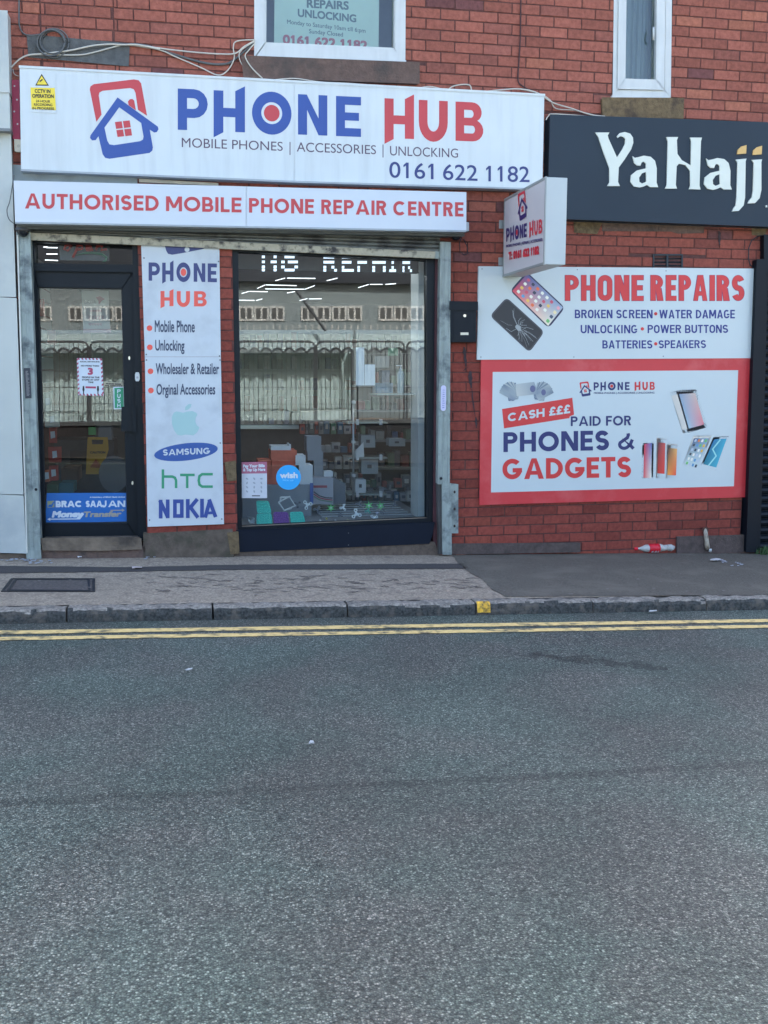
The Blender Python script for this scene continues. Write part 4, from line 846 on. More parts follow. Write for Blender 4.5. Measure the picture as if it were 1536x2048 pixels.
for y in (984, 1018, 1052): decal('bolt', [circ(909, y, 2.2, 10, 3)], at(-.056), mat('rust_dark', A(62, 52, 52, .7), .8), pl)
for x, y, g_ in ((72, 979, gl), (882, 957, gr)):
    decal('lock_collar', [circ(x, y, 6, 16)], at(-.083), m_galv, g_); decal('lock_hole', [circ(x, y, 3, 12)], at(-.084), mat('hole_black', (.006, .007, .01), .8), g_)
solid('housing', [(33, 440), (930, 455), (928, 472), (34, 456)], -.14, .1, mat('housing_grey', A(92, 104, 114, .8), .6, .1, var=.25, scale=8, stretch=(.5, 1, 4)), SH, .004)
b = MB(); N = 5
def lerp2(a, c, t): return (a[0] + (c[0] - a[0]) * t, a[1] + (c[1] - a[1]) * t)
for k in range(N):
    t0, t1 = k / N, (k + 1) / N; TL, TR, BL_, BR_ = (58, 450), (880, 464), (58, 468), (880, 506)
    e = [(lerp2(TL, BL_, t), lerp2(TR, BR_, t)) for t in (t0, t0 * .75 + t1 * .25, t0 * .35 + t1 * .65, t1)]; ys = (-.018, -.034, -.034, -.018)
    vs = []
    for (l, r), y in zip(e, ys): vs += [P(*l, y), P(*r, y)]
    b.add(vs, [(0, 1, 3, 2), (2, 3, 5, 4), (4, 5, 7, 6)])
b.build('curtain', m_slat, SH, recalc=False)
solid('bottom_bar', [(61, 466), (870, 504), (870, 516), (61, 479)], -.045, -.012, mat('bar_cream', A(176, 180, 172, .95), .7, var=.12, scale=30, dirt=A(72, 74, 80, .7), dscale=14), SH, .003)
solid('bar_end', [(870.5, 503), (879, 504), (879, 517), (870.5, 516)], -.045, -.012, m_galv, SH, .003)
stk = thing('rail_sticker', 'dark rectangular label with worn white print on the left shutter rail', 'sticker', P(55, 766, -.08))
decal('sticker_sheet', [[(47.5, 736), (60, 736), (63, 796), (50.5, 797)]], at(-.0815), mat('label_dark', A(52, 60, 76, .8), .5), stk)
b = MB()
for i in range(22):
    y = 742 + i * 2.3; x = 51 + (y - 740) * .05; b.flat([pp([(x + random.uniform(-1, 0), y), (x + random.uniform(3, 9), y), (x + 4, y + 1.1), (x, y + 1.1)], at(-.0826))])
b.build('worn_print', mat('label_print', A(130, 138, 150), .5), stk, recalc=False)
st2 = thing('rail_badge', 'pale lilac oval badge on the right shutter rail', 'sticker', P(887, 796, -.08))
decal('badge_sheet', [[(886.9 + 5.2 * math.cos(a), 775.5 - 5 * math.sin(a)) for a in [math.pi * k / 8 for k in range(9)]] + [(886.5 - 5.2 * math.cos(a), 817 + 5 * math.sin(a)) for a in [math.pi * k / 8 for k in range(9)]]], at(-.0825), mat('badge', A(190, 200, 245, 1.1), .4), st2)
b = MB()
for i in range(9): b.flat([pp([(884.5, 779 + i * 4.4), (889 + random.uniform(-1, 1), 779 + i * 4.4), (889, 781 + i * 4.4), (884.5, 781 + i * 4.4)], at(-.0835))])
b.build('badge_print', mat('badge_ink', A(130, 140, 215), .4), st2, recalc=False)
# dome cameras
def dome(x, y, r, Y, label):
    c = P(x, y, Y); k = r * .0042; D = thing('dome_camera', label, 'camera', c)
    b = MB(); n = 20; vs = []; fs = []
    prof = [(1.15, .55), (1.2, .3), (1.18, .12), (1.0, .1)]
    for pr_, pz in prof: vs += [c + Vector((math.cos(t) * pr_ * k, math.sin(t) * pr_ * k, pz * k)) for t in [2 * math.pi * i / n for i in range(n)]]
    for j in range(3): fs += [(j * n + i, j * n + (i + 1) % n, (j + 1) * n + (i + 1) % n, (j + 1) * n + i) for i in range(n)]
    b.add(vs, fs + [tuple(range(n))]).build('base', mat('cam_grey', A(72, 80, 92, .8), .5, var=.1), D, smooth=False)
    b = MB(); vs = []; fs = []
    for j in range(7):
        a = j * math.pi / 14; vs += [c + Vector((math.cos(t) * math.cos(a) * k, math.sin(t) * math.cos(a) * k, .12 * k - math.sin(a) * k)) for t in [2 * math.pi * i / n for i in range(n)]]
    for j in range(6): fs += [(j * n + i, j * n + (i + 1) % n, (j + 1) * n + (i + 1) % n, (j + 1) * n + i) for i in range(n)]
    b.add(vs, fs + [tuple(range(6 * n, 7 * n))]).build('lens_dome', mat('cam_dome', (.012, .015, .02), .12), D, smooth=True)
dome(46, 463, 11, -.1, 'dark dome camera under the left end of the strip sign'); dome(912, 473, 10, -.06, 'dark dome camera under the right end of the strip sign')
b = MB(); b.tube([P(925, 470, -.01), P(919, 485, -.01), P(920, 503, -.01), P(928, 510, -.01), P(936, 507, -.01), P(934, 492, -.01), P(927, 478, -.01)], .0035); 
tag(b.build('camera_cable', m_black, smooth=True), 'thin dark cable loop hanging below the right dome camera', 'cable')
# ================= door =================
m_glass = glass_mat('shop_glass', (.82, .88, .87), 1.9); m_gl2 = glass_mat('door_glass', (.82, .88, .87), 1.8)
DY = .12
df = solid('door_frame', [(59, 470), (67, 470), (84.5, 1081), (74, 1081)], .04, .22, m_frame, BLD, .003)
solid('right_jamb', [(265, 478), (285, 478), (294, 1080), (276.5, 1080)], .04, .22, m_frame, df, .003); solid('transom_bar', [(64, 527), (266, 530), (267, 544), (66, 541)], .05, .2, m_frame, df, .003); solid('head', [(60, 462), (284, 468), (284, 488), (60, 484)], .05, .2, m_frame, df, .003)
decal('transom_pane', [[(60, 480), (268, 484), (268, 534), (62, 530)]], at(.12), m_gl2, df)
door = frame_loop('door', [(68, 542), (266, 545), (276, 1078), (84.5, 1078)], [(75.5, 573), (244.5, 576), (255.5, 1047), (90, 1048)], .08, .15, m_frame, BLD, .003)
frame_loop('glazing_bead', [(75, 572.5), (245, 575.5), (256, 1048), (89.5, 1049)], [(77.5, 576), (242.5, 579), (253.5, 1044), (92, 1045)], .11, .14, mat('bead_dark', A(30, 40, 52, .7), .5), door)
decal('pane', [[(72, 568), (250, 570), (260, 1052), (86, 1053)]], at(.125), m_gl2, door)
hq = solid('handle', [(244, 815), (262, 812), (264, 862), (243, 862)], .035, .09, m_frame, door, .004); solid('grip', [(264, 812), (271, 813), (272, 864), (266, 864)], .02, .09, m_frame, hq, .003)
for (x, y) in ((258.5, 716), (265, 966)): decal('keyhole', [circ(x, y, 2, 10, 4)], at(.078), mat('chrome', A(214, 222, 226), .25, .6), door)
decal('keyhole', [circ(276.5, 773, 1.6, 10)], at(.038), mat('hole_black', (0,) * 3), df)
bell = thing('door_bell', 'small white oval doorbell on the right door frame', 'doorbell', P(274, 753, .04)); 
solid('bell_case', [(270.5, 749), (272, 745), (277, 745), (278.5, 749), (279, 758), (277, 762), (272, 762), (270.5, 758)], .025, .04, m_upvc, bell, .002); decal('button', [circ(274.8, 755, 2.2, 12)], at(.0245), mat('bell_btn', A(160, 172, 190), .4), bell)
# ================= shop window =================
wf = frame_loop('shop_window', [(464, 498), (874, 514), (869, 1047), (469.5, 1063)], [(475.5, 503), (854.5, 520), (855.5, 1037), (483, 1054.5)], .03, .14, m_frame, BLD, .004)
decal('pane', [[(470, 490), (860, 505), (860, 1042), (478, 1058)]], at(.08), m_glass, wf)
solid('inner_bead', [(483, 1053), (855.5, 1035.5), (855.5, 1038), (483, 1055.5)], .06, .1, mat('bead_pale', A(150, 140, 130, .8), .6), wf)
solid('stall_riser', [(470, 1064.5), (868, 1047), (864, 1070), (858, 1086.5), (474, 1103.5)], -.01, .2, m_riser, wf, .005)
solid('riser_lip', [(469, 1061), (869, 1044.5), (869, 1047.5), (469, 1065)], .005, .1, m_riser, wf, .002)
solid('window_reveal', [(871, 508), (880, 508), (882, 1092), (866, 1090)], .012, .2, mat('reveal_red', A(84, 52, 62, .8), .8, var=.2), BLD)
for y in (1066, 1090): decal('screw', [circ(697, y, 1.2, 8)], at(-.011), m_screw, wf)
# ================= shop interior =================
ROOM = thing('shop_interior', 'dim shop interior with grey walls seen through the shopfront glass', 'room', (1, 4, -1.45))
RX0, RX1, RY1, RZ0, RZ1 = -1.45, 3.6, 8.2, -1.46, 1.14
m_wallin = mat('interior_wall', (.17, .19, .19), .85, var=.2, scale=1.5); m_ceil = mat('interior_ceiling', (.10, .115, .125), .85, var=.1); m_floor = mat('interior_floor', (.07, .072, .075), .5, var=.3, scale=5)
Y0 = .245
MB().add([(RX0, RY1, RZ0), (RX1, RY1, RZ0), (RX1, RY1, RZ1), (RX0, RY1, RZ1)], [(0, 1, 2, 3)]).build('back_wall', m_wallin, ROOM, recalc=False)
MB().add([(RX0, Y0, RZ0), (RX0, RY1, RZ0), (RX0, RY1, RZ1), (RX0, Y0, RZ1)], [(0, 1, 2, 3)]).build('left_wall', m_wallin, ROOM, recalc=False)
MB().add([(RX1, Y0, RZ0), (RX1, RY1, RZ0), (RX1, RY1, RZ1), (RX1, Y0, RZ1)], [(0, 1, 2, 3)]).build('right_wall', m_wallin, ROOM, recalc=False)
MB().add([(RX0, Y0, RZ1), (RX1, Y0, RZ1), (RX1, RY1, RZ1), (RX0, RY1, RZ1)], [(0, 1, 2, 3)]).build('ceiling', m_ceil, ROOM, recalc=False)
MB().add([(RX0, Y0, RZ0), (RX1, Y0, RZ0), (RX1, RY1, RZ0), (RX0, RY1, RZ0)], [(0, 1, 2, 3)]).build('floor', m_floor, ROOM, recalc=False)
# lit ceiling tube frames
m_wbx0 = mat('batten_white', (.6, .6, .6), .5); m_led = mat('led_tube', (.9, .95, 1), .5, emit=(.86, .93, 1), es=.6)
lz = 1.0
def led(segs, label):
    L_ = thing('ceiling_light', label, 'ceiling light', ZP(*segs[0][0], lz), 'lit tube frames on the shop ceiling')
    for a, c in segs:
        p, q = ZP(*a, lz), ZP(*c, lz)
        if p.y > 8: continue
        d = (q - p); 
        if d.length < .02: continue
        MB().tube([p, q], .0038, 5).build('tube', m_led, L_)
k6 = lambda *v: [((440 + a / 3.2, 440 + b_ / 3.2), (440 + c / 3.2, 440 + d_ / 3.2)) for a, b_, c, d_ in v]
led(k6((355, 388, 415, 372), (430, 372, 610, 374), (685, 388, 750, 372)), 'lit rectangular tube light nearest the shop window, below the matrix sign')
led(k6((240, 437, 290, 415), (295, 415, 490, 420), (545, 443, 605, 420), (290, 441, 540, 443)), 'lit rectangular tube light second from the shop window, left of centre')
led(k6((140, 470, 185, 457), (190, 457, 305, 459), (430, 467, 478, 458)), 'lit rectangular tube light third from the window on the left')
led(k6((118, 513, 220, 514), (232, 515, 270, 505)), 'lit rectangular tube light farthest back on the left side of the window')
led(k6((510, 515, 558, 503), (570, 505, 650, 504)), 'lit rectangular tube light farthest back in the middle of the window')
led(k6((885, 433, 950, 413), (960, 412, 1040, 412), (1060, 412, 1125, 407)), 'lit rectangular tube light on the right half of the shop ceiling')
led(k6((1285, 362, 1330, 350), (1280, 440, 1320, 436)), 'lit tube light at the far right edge of the shop window')
led([((87, 494), (95, 494)), ((92, 495), (115, 495.5)), ((93, 508), (115, 508)), ((90, 520), (116, 521))], 'lit tube light seen through the glass above the door')
m_fill_tube = mat('fill_tube', (.9, .95, 1), .5, emit=(.9, .95, 1), es=5.5)  # unseen fill tubes added to brighten the shop interior
for y_, lb_ in ((.75, 'added fill tube over the window display, hidden by the matrix sign'), (1.6, 'added fill tube behind the matrix sign, farther from the glass')):
    L_ = thing('ceiling_light', lb_, 'ceiling light', (1.2, y_, 1.1)); MB().tube([Vector((.55, y_, 1.07)), Vector((1.95, y_, 1.07))], .02, 8).build('tube', m_fill_tube, L_); MB().box((.53, y_ - .03, 1.09), (1.97, y_ + .03, 1.13)).build('batten', m_wbx0, L_)
# LED matrix
MX = thing('matrix_sign', 'dark LED matrix sign with scrolling white capitals hanging at the top of the shop window', 'led sign', P(660, 525, .3))
solid('case', [(478, 496), (838, 506), (838, 546), (478, 537)], .30, .36, mat('matrix_case', (.02, .025, .03), .5), MX, .003)
FNT = {'N': '10001 11001 10101 10011 10001 10001 10001', 'G': '01110 10001 10000 10111 10001 10001 01110', 'R': '11110 10001 10001 11110 10100 10010 10001', 'E': '11111 10000 10000 11110 10000 10000 11111', 'P': '11110 10001 10001 11110 10000 10000 10000', 'A': '01110 10001 10001 11111 10001 10001 10001', 'I': '01110 00100 00100 00100 00100 00100 01110'}
m_dot = mat('matrix_dot', (.8, .85, 1), .5, emit=(.62, .78, 1), es=.32)
for ch, a, c in (('N', 268, 362), ('G', 392, 498), ('R', 662, 748), ('E', 780, 856), ('P', 880, 955), ('A', 975, 1060), ('I', 1070, 1140), ('R', 1168, 1228)):
    b = MB()
    for r_, row in enumerate(FNT[ch].split()):
        if r_ not in (0, 3, 5, 6): continue
        cc = 0
        while cc < 5:
            if row[cc] == '1':
                c1 = cc
                while c1 < 5 and row[c1] == '1': c1 += 1
                x0 = 440 + (a + (c - a) * cc / 5 + 1) / 3.2; x1 = 440 + (a + (c - a) * c1 / 5 - 1) / 3.2; y = {0: 511, 3: 521, 5: 531, 6: 537.2}[r_] + (a - 268) / 1000 * 1.6
                b.flat([pp([(x0 - .2, y), (x1 + .5, y), (x1 + .3, y + 5.4), (x0 - .4, y + 5.4)], at(.298))]); cc = c1
            else: cc += 1
    b.build('lit_letter', m_dot, MX, recalc=False)
# counters and shelving inside
def iobj(name, label, cat, px, Y, dep, m, bevel=.003, group=None, jit=None):
    o = solid(name, px, Y, Y + dep, m, None, bevel); return tag(o, label, cat, group)
m_dkw = mat('dark_wood', (.035, .033, .034), .6, var=.3, scale=6); m_grey = mat('grey_card', (.20, .22, .25), .7, var=.08, scale=5); m_steel = mat('steel_pole', (.45, .47, .48), .3, .7)
m_wbox = mat('white_card', (.56, .58, .6), .6, var=.06, scale=6); m_obox = mat('orange_card', (.55, .095, .05), .6, var=.15, scale=14)
CT = thing('shop_counter', 'long dark shop counter with glass top across the back of the shop', 'counter', P(680, 900, 3.2))
solid('body', [(478, 858), (860, 858), (860, 990), (478, 990)], 3.2, 3.9, m_dkw, CT); solid('top', [(470, 850), (866, 850), (866, 858), (470, 858)], 3.1, 4.0, m_steel, CT)
b = MB()
for i in range(26):
    x = 482 + i * 14.5 + random.uniform(-3, 3); h_ = random.uniform(8, 34); w_ = random.uniform(6, 12)
    MB_ = MB().prism(pp(rc(x, 850 - h_, x + w_, 850), at(3.3 + random.uniform(0, .3))), Vector((0, .15, 0)))
    b.v, off = b.v + MB_.v, len(b.v); b.f += [tuple(q + off for q in f) for f in MB_.f]; c = random.choice([(.05, .05, .06), (.12, .13, .14), (.2, .06, .05), (.06, .09, .16), (.22, .22, .2)]); b.c += [c] * len(MB_.f)
m_mix = mat('mixed_goods', (.2, .2, .2), .6, attr=True, var=.2, scale=20)
tag(b.build('counter_goods', m_mix), 'dark jumble of small accessories along the counter top', 'goods', kind='stuff')
# back wall racks of hanging accessories
b = MB()
for r_ in range(5):
    for i in range(34):
        x, z = RX0 + 1.2 + i * .11, -.95 + r_ * .34; hh = random.uniform(.14, .26)
        if random.random() < .12: continue
        c = random.choice([(.05, .05, .055), (.10, .11, .12), (.16, .17, .17), (.05, .07, .13), (.2, .08, .06), (.25, .25, .24)]); b.box((x, 7.9, z), (x + .085, 7.96, z + hh), c)
tag(b.build('hanging_accessories', m_mix), 'rows of small packets hanging on the back wall of the shop', 'goods', kind='stuff')
SD = thing('wall_shelf', 'tall dark shelving unit with box files at the right of the shop', 'shelf', P(810, 900, 2.4))
solid('back', [(715, 710), (852, 705), (852, 960), (715, 960)], 2.6, 2.65, m_dkw, SD)
for y in (770, 820, 880, 935): solid('shelf', [(712, y), (852, y), (852, y + 4), (712, y + 4)], 2.25, 2.6, mat('shelf_grey', (.14, .15, .16), .5), SD)
b = MB()
for y in (770, 820, 880, 935):
    x = 716
    while x < 846:
        w_ = random.uniform(4, 16); h_ = random.uniform(14, 34); c = random.choice([(.04, .04, .05), (.10, .11, .12), (.22, .23, .22), (.05, .1, .2), (.2, .05, .05), (.12, .2, .14)])
        t = MB().prism(pp(rc(x, y - h_, x + w_, y), at(2.35)), Vector((0, .15, 0))); off = len(b.v); b.v += t.v; b.f += [tuple(q + off for q in f) for f in t.f]; b.c += [c] * len(t.f); x += w_ + random.uniform(0, 7)
tag(b.build('shelf_goods', m_mix), 'boxes and files crowded on the dark shelves at the right', 'goods', kind='stuff')
col_ = thing('white_column', 'white boxed column just inside the right edge of the shop window', 'column', P(844, 1030, .3)); solid('shaft', [(837, 495), (856, 495), (856, 1040), (836, 1040)], .3, .6, mat('col_white', (.38, .42, .43), .7, var=.06), col_)
# display platform
PLZ = P(600, 1047, .16).z
PLT = thing('display_platform', 'grey display ledge behind the shop window holding small toys', 'display ledge', (1.2, .6, PLZ))
x0, x1 = P(474, 1050, .16).x, P(862, 1040, .16).x
MB().box((x0, .15, PLZ - .06), (x1, 1.7, PLZ)).build('top', mat('platform_grey', (.17, .185, .2), .4, var=.2, scale=6), PLT); MB().box((x0, 1.66, RZ0), (x1, 1.7, PLZ - .06)).build('front', m_dkw, PLT)
for i in range(7):
    y = .5 + i * .16; MB().box((P(640, 1000, .6).x, y, PLZ + .002), (x1 - .1, y + .05, PLZ + .012)).build('slat', mat('platform_slat', (.27, .29, .31), .4), PLT)
def dep(y): return max(.14, ZP(600, y, PLZ).y)
q7 = lambda a, b_, c, d_: Z7(rc(a, b_, c, d_))
iobj('grey_display_box', 'large grey box at the left of the window display, behind the pop toys', 'box', Z7([(140, 590), (560, 585), (560, 770), (140, 790)]), .62, .3, m_grey)
iobj('blue_display_board', 'thin blue edged board right of the grey display box', 'board', q7(556, 575, 571, 700), .6, .02, mat('blue_edge', (.03, .08, .3), .5))
G1 = 'orange and white phone cartons stacked in the window'
for px, Y, d_, m, lb in (
    ((315, 372, 470, 424), .72, .25, m_obox, 'upper orange carton under the white carton in the window stack'), ((320, 425, 465, 482), .72, .25, m_obox, 'lower orange carton in the middle of the window stack'),
    ((322, 483, 470, 588), .72, .25, m_obox, 'tall orange carton at the base of the stack behind the round blue sticker'),
    ((235, 430, 314, 470), .74, .2, m_obox, 'small orange carton at the upper left of the stack'), ((240, 471, 320, 588), .74, .2, m_obox, 'orange carton standing behind the pink bills notice'),
    ((315, 346, 425, 371), .73, .2, m_wbox, 'flat white carton on top of the orange stack'), ((426, 334, 434, 371), .76, .2, m_wbox, 'thin white carton end at the top of the stack'),
    ((466, 402, 524, 460), .7, .2, m_wbox, 'white carton right of the upper orange ones'), ((487, 461, 568, 512), .7, .2, m_wbox, 'white carton in the middle of the right hand stack'), ((492, 513, 568, 580), .7, .2, m_wbox, 'lowest white carton right of the round blue sticker')):
    iobj('carton', lb, 'carton', q7(*px), Y, d_, m, group=G1)
G2 = 'grey boxes stacked behind the cartons'
for px, Y, lb in (((535, 286, 620, 377), .95, 'square grey box at the top of the grey stack'), ((540, 379, 632, 431), .95, 'wide grey box second in the grey stack'), ((578, 433, 632, 534), .93, 'narrow upright grey box below the wide one')): iobj('grey_box', lb, 'box', q7(*px), Y, .2, m_grey, group=G2)
iobj('small_white_box', 'small white box beside the narrow grey box', 'box', q7(640, 500, 692, 531), .9, .1, m_wbox)
pb = iobj('picture_box', 'grey box with red bar and swirl picture right of the cartons', 'box', q7(572, 541, 694, 700), .75, .25, mat('picture_grey', (.30, .30, .34), .6))
decal('red_bar', [q7(574, 586, 658, 601)], at(.749), mat('bar_red', (.25, .03, .05), .6), pb)
for i, c in enumerate([(.05, .05, .06), (.3, .04, .06), (.12, .2, .14)]):
    decal('swirl', [Z7(ribbon([(576, 625 + i * 14), (610, 650 + i * 12), (650, 662 + i * 10), (692, 664 + i * 12)], 7))], at(.749 - .0004 * i), mat('swirl_%d' % i, c, .6), pb)
iobj('grey_wedge_box', 'slate grey box standing behind the swirl picture box', 'box', Z7([(697, 541), (768, 575), (770, 695), (697, 700)]), .8, .3, mat('slate_card', (.11, .12, .14), .7))
# glass display case with poles and clips
DC = thing('glass_display_case', 'glass display case with steel poles and clipped shelves in the window', 'display case', P(705, 950, 1.3))
for x in (819, 1010):
    if x == 819: MB().tube([P(440 + x / 3.072, 800, 1.3), P(440 + x / 3.072, 1000, 1.3)], .012, 8).build('pole', m_steel, DC, smooth=True)
gm = glass_mat('shelf_glass', (.8, .88, .86), 1.5)
for y in (198, 415, 640):
    sh_ = MB().prism(pp(q7(785, y, 1030, y + 8), at(1.3)), Vector((0, .35, 0))).build('glass_shelf', mat('shelf_edge', (.30, .34, .32), .3), DC)
    for x in (846, 990): solid('clip', q7(x - 7, y - 16, x + 7, y + 16), 1.27, 1.3, m_wbox, sh_, .002)
for y in (75, 320, 525): solid('pole_joint', q7(812, y - 7, 832, y + 7), 1.27, 1.32, m_wbox, DC, .002)
for px, lb, m in (((868, 280, 952, 352), 'pale carton standing on the upper shelf of the display case', mat('cartonA', (.26, .28, .29), .6)), ((870, 428, 970, 514), 'pale striped carton below the middle shelf of the display case', mat('cartonA', (0,) * 3)), ((832, 551, 895, 630), 'white boxed gadget with small dark picture on the lowest shelf', m_wbox), ((1040, 300, 1136, 344), 'white boxed appliance at the right of the display case', mat('cartonA', (0,) * 3))):
    o = iobj('display_carton', lb, 'carton', q7(*px), 1.35, .15, m)
    x0, y0, x1, y1 = px; decal('print', [q7(x0 + (x1 - x0) * .35, y0 + (y1 - y0) * .35, x0 + (x1 - x0) * .62, y0 + (y1 - y0) * .62)], at(1.349), mat('print_dark', (.05, .05, .06), .6), o)
iobj('leaning_card', 'white triangular card leaning on the middle shelf', 'card', Z7([(880, 325), (884, 410), (818, 410), (824, 385)]), 1.33, .01, m_wbox)
iobj('long_parcel', 'long beige wrapped parcel lying above the display case', 'parcel', Z7([(510, 135), (800, 125), (808, 175), (700, 192), (515, 185)]), 1.6, .25, mat('parcel', (.30, .27, .22), .8, var=.2, scale=12))
rg = random.Random(5); b = MB()
for yb_, x0, x1, Yd in ((1000, 650, 850, 1.75), (975, 640, 850, 1.9), (938, 640, 712, 2.0), (905, 640, 712, 2.1), (1003, 724, 850, 1.5), (868, 600, 712, 2.2)):
    x = x0
    while x < x1:
        w_ = rg.uniform(5, 17); h_ = rg.uniform(10, 30); c = rg.choice([(.30, .31, .32), (.08, .09, .1), (.22, .23, .25), (.05, .12, .2), (.3, .07, .06), (.12, .13, .15), (.4, .4, .38), (.09, .2, .14)])
        t = MB().prism(pp(rc(x, yb_ - h_, x + w_, yb_), at(Yd + rg.uniform(0, .1))), Vector((0, .1, 0))); off = len(b.v); b.v += t.v; b.f += [tuple(q + off for q in f) for f in t.f]; b.c += [c] * len(t.f)
        if h_ > 16:
            t = MB().flat([pp(rc(x + w_ * .25, yb_ - h_ * .7, x + w_ * .75, yb_ - h_ * .35), at(Yd - .003))]); off = len(b.v); b.v += t.v; b.f += [tuple(q + off for q in f) for f in t.f]; b.c += [(.45, .45, .45) if c[0] < .2 else (.06, .07, .1)] * len(t.f)
        x += w_ + rg.uniform(0, 4)
tag(b.build('boxed_accessories', m_mix, recalc=False), 'crowded small boxed accessories behind the display case', 'goods', kind='stuff')
# papers taped inside
for px, lb, m in (((870, 815, 923, 1058), 'tall narrow white paper taped inside the window', m_wbox), ((926, 925, 992, 1058), 'short white paper beside the tall one', m_wbox)):
    o = decal('paper_sheet', [Z6(rc(*px))], at(.13), m, None); tag(o, lb, 'paper')
o = decal('paper_sheet', [Z6(rc(990, 872, 1082, 945))], at(1.5), mat('paper_grey', (.28, .29, .29), .8), None); tag(o, 'greyish paper hanging deeper inside the shop on the right', 'paper')
o = decal('leaflet', [Z6(rc(1075, 820, 1140, 868))], at(2.2), mat('leaflet_green', (.12, .3, .2), .7), None); tag(o, 'green leaflet on the shelf at the upper right', 'leaflet')
iobj('blue_carton', 'blue and white carton on the shelf beside the pump bottle', 'carton', Z6(rc(1000, 1045, 1105, 1112)), 2.1, .2, mat('carton_blue', (.10, .22, .36), .6, var=.5, scale=9))
# pump bottle
c0 = P(440 + 1156 / 3.2, 440 + 1110 / 3.2, .5); BT = thing('pump_bottle', 'clear hand gel pump bottle standing inside the window at the right', 'bottle', c0)
hb = (P(800, 440 + 1110 / 3.2, .5) - P(800, 440 + 965 / 3.2, .5)).length
def lathe(prof, c, n=16):
    b = MB(); vs = []; fs = []
    for r_, z in prof: vs += [c + Vector((math.cos(t) * r_, math.sin(t) * r_, z)) for t in [2 * math.pi * i / n for i in range(n)]]
    for j in range(len(prof) - 1): fs += [(j * n + i, j * n + (i + 1) % n, (j + 1) * n + (i + 1) % n, (j + 1) * n + i) for i in range(n)]
    return b.add(vs, fs + [tuple(range(n - 1, -1, -1)), tuple(range((len(prof) - 1) * n, len(prof) * n))])
lathe([(.030, 0), (.033, .01), (.033, hb * .85), (.025, hb * .97), (.012, hb)], c0).build('body', mat('gel', (.30, .36, .37), .2), BT, smooth=True)
lathe([(.013, hb), (.013, hb + .02), (.005, hb + .022), (.005, hb + .04), (.012, hb + .042), (.012, hb + .05)], c0, 10).build('pump', m_wbox, BT, smooth=True)
MB().box((c0.x - .04, c0.y - .006, c0.z + hb + .042), (c0.x, c0.y + .006, c0.z + hb + .05)).build('spout', m_wbox, BT)
ls = thing('gel_shelf', 'thin glass shelf under the pump bottle', 'shelf', c0 - Vector((0, 0, .01))); MB().box((c0.x - .25, .4, c0.z - .012), (c0.x + .22, .7, c0.z)).build('slab', mat('shelf_edge', (0,) * 3), ls)
# pop toys
def pop(px, m, label):
    q = Z7(px); Y = .16; c = [P(x, y, Y) for x, y in q]; o = thing('pop_toy', label, 'toy', c[3], 'silicone pop toys leaning in the window')
    b = MB().prism([P(x, y, Y) for x, y in rrect(q, .18)], Vector((0, .012, 0))); b.build('sheet', m, o)
    f = bil(q); b = MB(); sx = (c[1] - c[0]).length / 6 * .36
    for i in range(6):
        for j in range(5):
            ce = P(*f((i + .5) / 6, (j + .5) / 5), Y); n = 8
            vs = [ce + Vector((math.cos(t) * sx, 0, math.sin(t) * sx * .9)) for t in [2 * math.pi * k / n for k in range(n)]] + [ce + Vector((math.cos(t) * sx * .6, -.006, math.sin(t) * sx * .55)) for t in [2 * math.pi * k / n for k in range(n)]]
            b.add(vs, [(k, (k + 1) % n, (k + 1) % n + n, k + n) for k in range(n)] + [tuple(range(n, 2 * n))])
    b.build('bubbles', m, o); return o
m_teal = mat('silicone_teal', (.04, .50, .42), .45); m_pur = mat('silicone_purple', (.16, .045, .27), .45)
pop([(222, 680), (300, 682), (318, 757), (228, 757)], m_teal, 'upper teal pop toy leaning behind the lower one'); pop([(226, 760), (316, 758), (323, 826), (224, 828)], m_teal, 'lower left teal pop toy at the window corner')
pop([(328, 750), (418, 750), (426, 822), (330, 826)], m_pur, 'purple pop toy between the teal ones'); pop([(428, 750), (508, 748), (526, 815), (436, 820)], m_teal, 'right teal pop toy beside the purple one')
fc = thing('cube_frame_toy', 'white open cube frame toy above the purple pop toy', 'toy', P(574, 1010, .3)); b = MB()
for l in ([(360, 690), (425, 655), (463, 712), (395, 740), (360, 690)], [(372, 660), (432, 658)], [(372, 660), (370, 684)], [(395, 740), (440, 726)]): b.tube([P(*p, .26 + .01 * (i % 2)) for i, p in enumerate(Z7(l))], .008, 6)
b.build('frame', m_wbox, fc)
